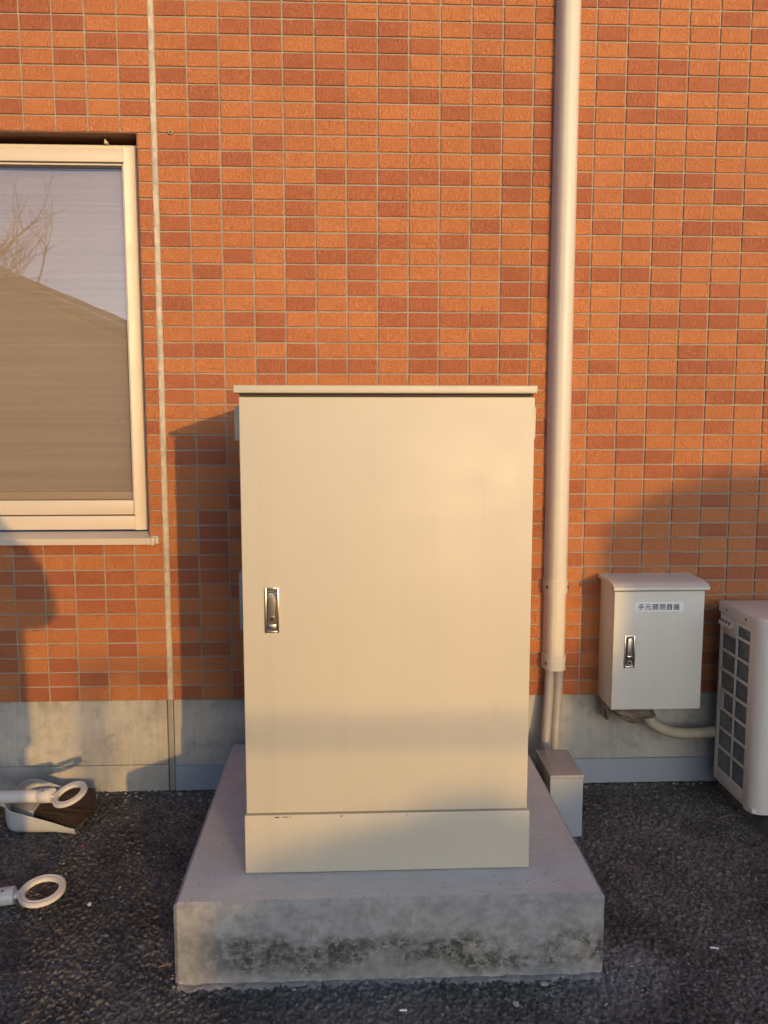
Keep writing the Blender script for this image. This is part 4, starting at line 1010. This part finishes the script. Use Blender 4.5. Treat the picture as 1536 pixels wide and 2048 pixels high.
def leaves(VV, pts, size, rg):
    for p in pts:
        n = Vector((rg.gauss(0, 1), rg.gauss(0, 1), rg.gauss(0, .7) + .5)).normalized(); u = n.cross(Vector((rg.random(), rg.random(), rg.random() + .1))).normalized(); v = n.cross(u)
        L = size * rg.uniform(.6, 1.3); W = L * .5; q = Vector(p)
        VV.extend([q - u * L, q - v * W * .8 + n * L * .12, q + u * L, q + v * W * .8 + n * L * .12])
def leaf_mesh(name, VV, mat, parent):
    V = np.array([tuple(v) for v in VV]); return finish(name, np_mesh(name, V, np.arange(len(V)).reshape(-1, 4)), mat, parent)

def build_fence():
    Y = -12.0; xa, xb = 4.26, 12.5; zr = 1.962
    t = thing('garden_fence', ((xa + xb) / 2, Y, 0), 'block wall topped with an upright-bar steel fence behind the photographer', 'fence')
    box('block_wall', xa - .06, xb + .06, Y - .06, Y + .06, -.05, .62, M['cblock'], t, .004)
    box('top_rail', xa - .02, xb + .02, Y - .014, Y + .014, zr - .014, zr + .016, M['steel'], t, .003)
    box('bottom_rail', xa, xb, Y - .012, Y + .012, .70, .725, M['steel'], t, .003)
    for i in range(6):
        x = xa + (xb - xa) * i / 5; box('post', x - .022, x + .022, Y - .022, Y + .022, .621, zr + .03, M['steel'], t, .003)
    n = 80; me = None
    for i in range(n):
        x = xa + .09 + (xb - xa - .18) * i / (n - 1)
        if me is None:
            o = box('baluster', x - .0055, x + .0055, Y - .0055, Y + .0055, .7255, zr - .0145, M['steel'], t, .001, 1); me = o.data
        else:
            o = bpy.data.objects.new('baluster', me); C.objects.link(o); setp(o, (x, Y, .7255), t)
build_fence()

def build_hedge():
    rg = random.Random(3); Y = -12.5; t = thing('clipped_hedge', (8.7, Y, 0), 'dense leafy green hedge growing behind the steel fence', 'hedge')
    P = []; x0 = 4.70
    def top(x): return (1.775 if x < 5.5 else 1.775 - .11 * min(1, (x - 5.5) / .3)) + .035 * math.sin(x * 7.3) + .03 * math.sin(x * 17 + 1) + .02 * math.sin(x * 31) + (0.0 if x > x0 + .28 else -.16 * (x0 + .28 - x) / .28)
    for k in range(42000):
        x = x0 + 7.8 * rg.random() ** 1.25; h = top(x); z = h * (1 - rg.random() ** 1.5 * .95); w = .30 * (1 - .35 * (z / h) ** 6)
        P.append((x + rg.gauss(0, .02), Y + rg.uniform(-w, w), z + abs(rg.gauss(0, .02))))
    VV = []; leaves(VV, P, .038, rg); leaf_mesh('foliage', VV, M['hedge'], t)
    bm = bmesh.new(); x = x0 + .12
    while x < 12.4:
        for k in range(3): add_tube(bm, spline([(x, Y, -.03), (x + rg.uniform(-.08, .08), Y + rg.uniform(-.1, .1), .7), (x + rg.uniform(-.18, .18), Y + rg.uniform(-.2, .2), 1.4)], 5), [.018, .016, .014, .012, .009, .006], 6)
        x += .34
    from_bm('stem', bm, M['bark'], t)
build_hedge()

def build_shrub():
    rg = random.Random(9); Y = -8.6; t = thing('tall_shrub', (6.5, Y, 0), 'tall rounded evergreen shrub growing on the yard side of the steel fence', 'shrub')
    prof = [(1.565, .05), (1.57, .60), (1.575, .77), (1.59, .85), (1.62, .93), (1.68, .985), (1.80, 1.02), (1.92, 1.05), (2.05, 1.09), (2.6, 1.30), (3.4, 1.45), (4.2, 1.35), (4.9, 1.0), (5.2, .3)]
    DX, DZ = 8.6 * math.tan(R(20.7)), 8.6 / math.cos(R(20.7)) * math.tan(SUN_EL)
    pts = [(a + DX, b + DZ) for a, b in prof]
    def top(x):
        for (a, b), (c, d) in zip(pts[:-1], pts[1:]):
            if a <= x <= c: return b + (d - b) * (x - a) / (c - a)
        return 1.0
    P = []
    for k in range(60000):
        x = pts[0][0] + (pts[-1][0] - pts[0][0]) * rg.random() ** 1.9; h = top(x) + .02 * math.sin(x * 13) + .02 * math.sin(x * 29); z = .15 + (h - .15) * (1 - rg.random() ** 1.7 * .9); w = .55 * (1 - .4 * (z / h) ** 4)
        P.append((x + abs(rg.gauss(0, .02)), Y + rg.uniform(-w, w), z))
    VV = []; leaves(VV, P, .046, rg); Q = []
    for k in range(9000):
        x = pts[0][0] + .03 + (pts[-1][0] - pts[0][0] - .1) * rg.random() ** 1.7; h = top(x) - .10; Q.append((x + .06, Y + rg.uniform(-.4, .4), .2 + (h - .2) * (1 - rg.random() ** 1.7 * .9)))
    leaves(VV, Q, .085, rg); leaf_mesh('foliage', VV, M['hedge'], t)
    bm = bmesh.new()
    for k in range(14):
        x = pts[0][0] + .35 + 3.0 * k / 13; add_tube(bm, spline([(6.5 + (x - 6.5) * .25, Y, -.05), (6.5 + (x - 6.5) * .6, Y + rg.uniform(-.2, .2), .9), (x, Y + rg.uniform(-.3, .3), top(x) - .25)], 8), [.04 * (1 - .09 * i) for i in range(9)], 7)
    from_bm('stem', bm, M['bark'], t)
build_shrub()

def build_house():
    t = thing('gabled_house', (-8.5, -18.0, 0), 'plain gabled house across the yard seen only as a reflection in the window', 'house')
    Y0, Y1 = -14.4, -22.0; ax, az = -8.5, 5.27; sl = .431; ex = 6.3
    prism('wall', [(ax - 5.9, -.1), (ax + 5.9, -.1), (ax + 5.9, az - .25 - 5.9 * sl), (ax, az - .25), (ax - 5.9, az - .25 - 5.9 * sl)], Y0, Y1, 'y', M['plaster'], t)
    for s in (-1, 1):
        r = prism('roof', [(ax, az), (ax + s * ex, az - ex * sl), (ax + s * ex, az - ex * sl - .13), (ax, az - .13)], Y0 + .42, Y1 - .42, 'y', M['roof'], t)
        prism('bargeboard', [(ax, az - .14), (ax + s * ex, az - ex * sl - .14), (ax + s * ex, az - ex * sl - .36), (ax, az - .36)], Y0 + .36, Y0 + .40, 'y', M['barge'], t)
    for x in (-12.2, -9.6):
        w = box('window', x - .7, x + .7, Y0 - .02, Y0 + .05, .9, 2.1, M['alu'], t, .01); box('pane', x - .62, x + .62, Y0 + .051, Y0 + .056, .98, 2.02, M['lock'], w)
build_house()

def build_tree():
    rg = random.Random(21); t = thing('bare_tree', (-11.6, -23.5, 0), 'bare winter tree standing beyond the gabled house', 'tree')
    bt, bb = bmesh.new(), bmesh.new()
    def grow(p, d, L, r, lev):
        pts = [p]; q = p.copy(); dd = d.copy()
        for i in range(5):
            dd = (dd + Vector((rg.gauss(0, .10), rg.gauss(0, .10), rg.gauss(.02, .06)))).normalized(); q = q + dd * L / 5; pts.append(q.copy())
        add_tube(bt if lev == 0 else bb, pts, [r * (1 - .09 * i) for i in range(6)], 7 if lev < 2 else 4)
        if lev >= 5: return
        for k in range(3 if lev < 4 else 2):
            b = pts[2 + k] if lev else pts[3 + k % 3]; ax_ = Vector((rg.gauss(0, 1), rg.gauss(0, 1), rg.gauss(0, .3))).normalized()
            nd = (dd * .72 + ax_ * .75 + Vector((0, 0, .22))).normalized(); grow(b, nd, L * rg.uniform(.62, .78), r * .52, lev + 1)
        grow(pts[-1], (dd + Vector((rg.gauss(0, .25), rg.gauss(0, .25), .15))).normalized(), L * .75, r * .56, lev + 1)
    grow(Vector((-11.6, -23.5, -.1)), Vector((.02, 0, 1)), 3.3, .20, 0)
    from_bm('trunk', bt, M['bark'], t); from_bm('branches', bb, M['bark'], t)
build_tree()
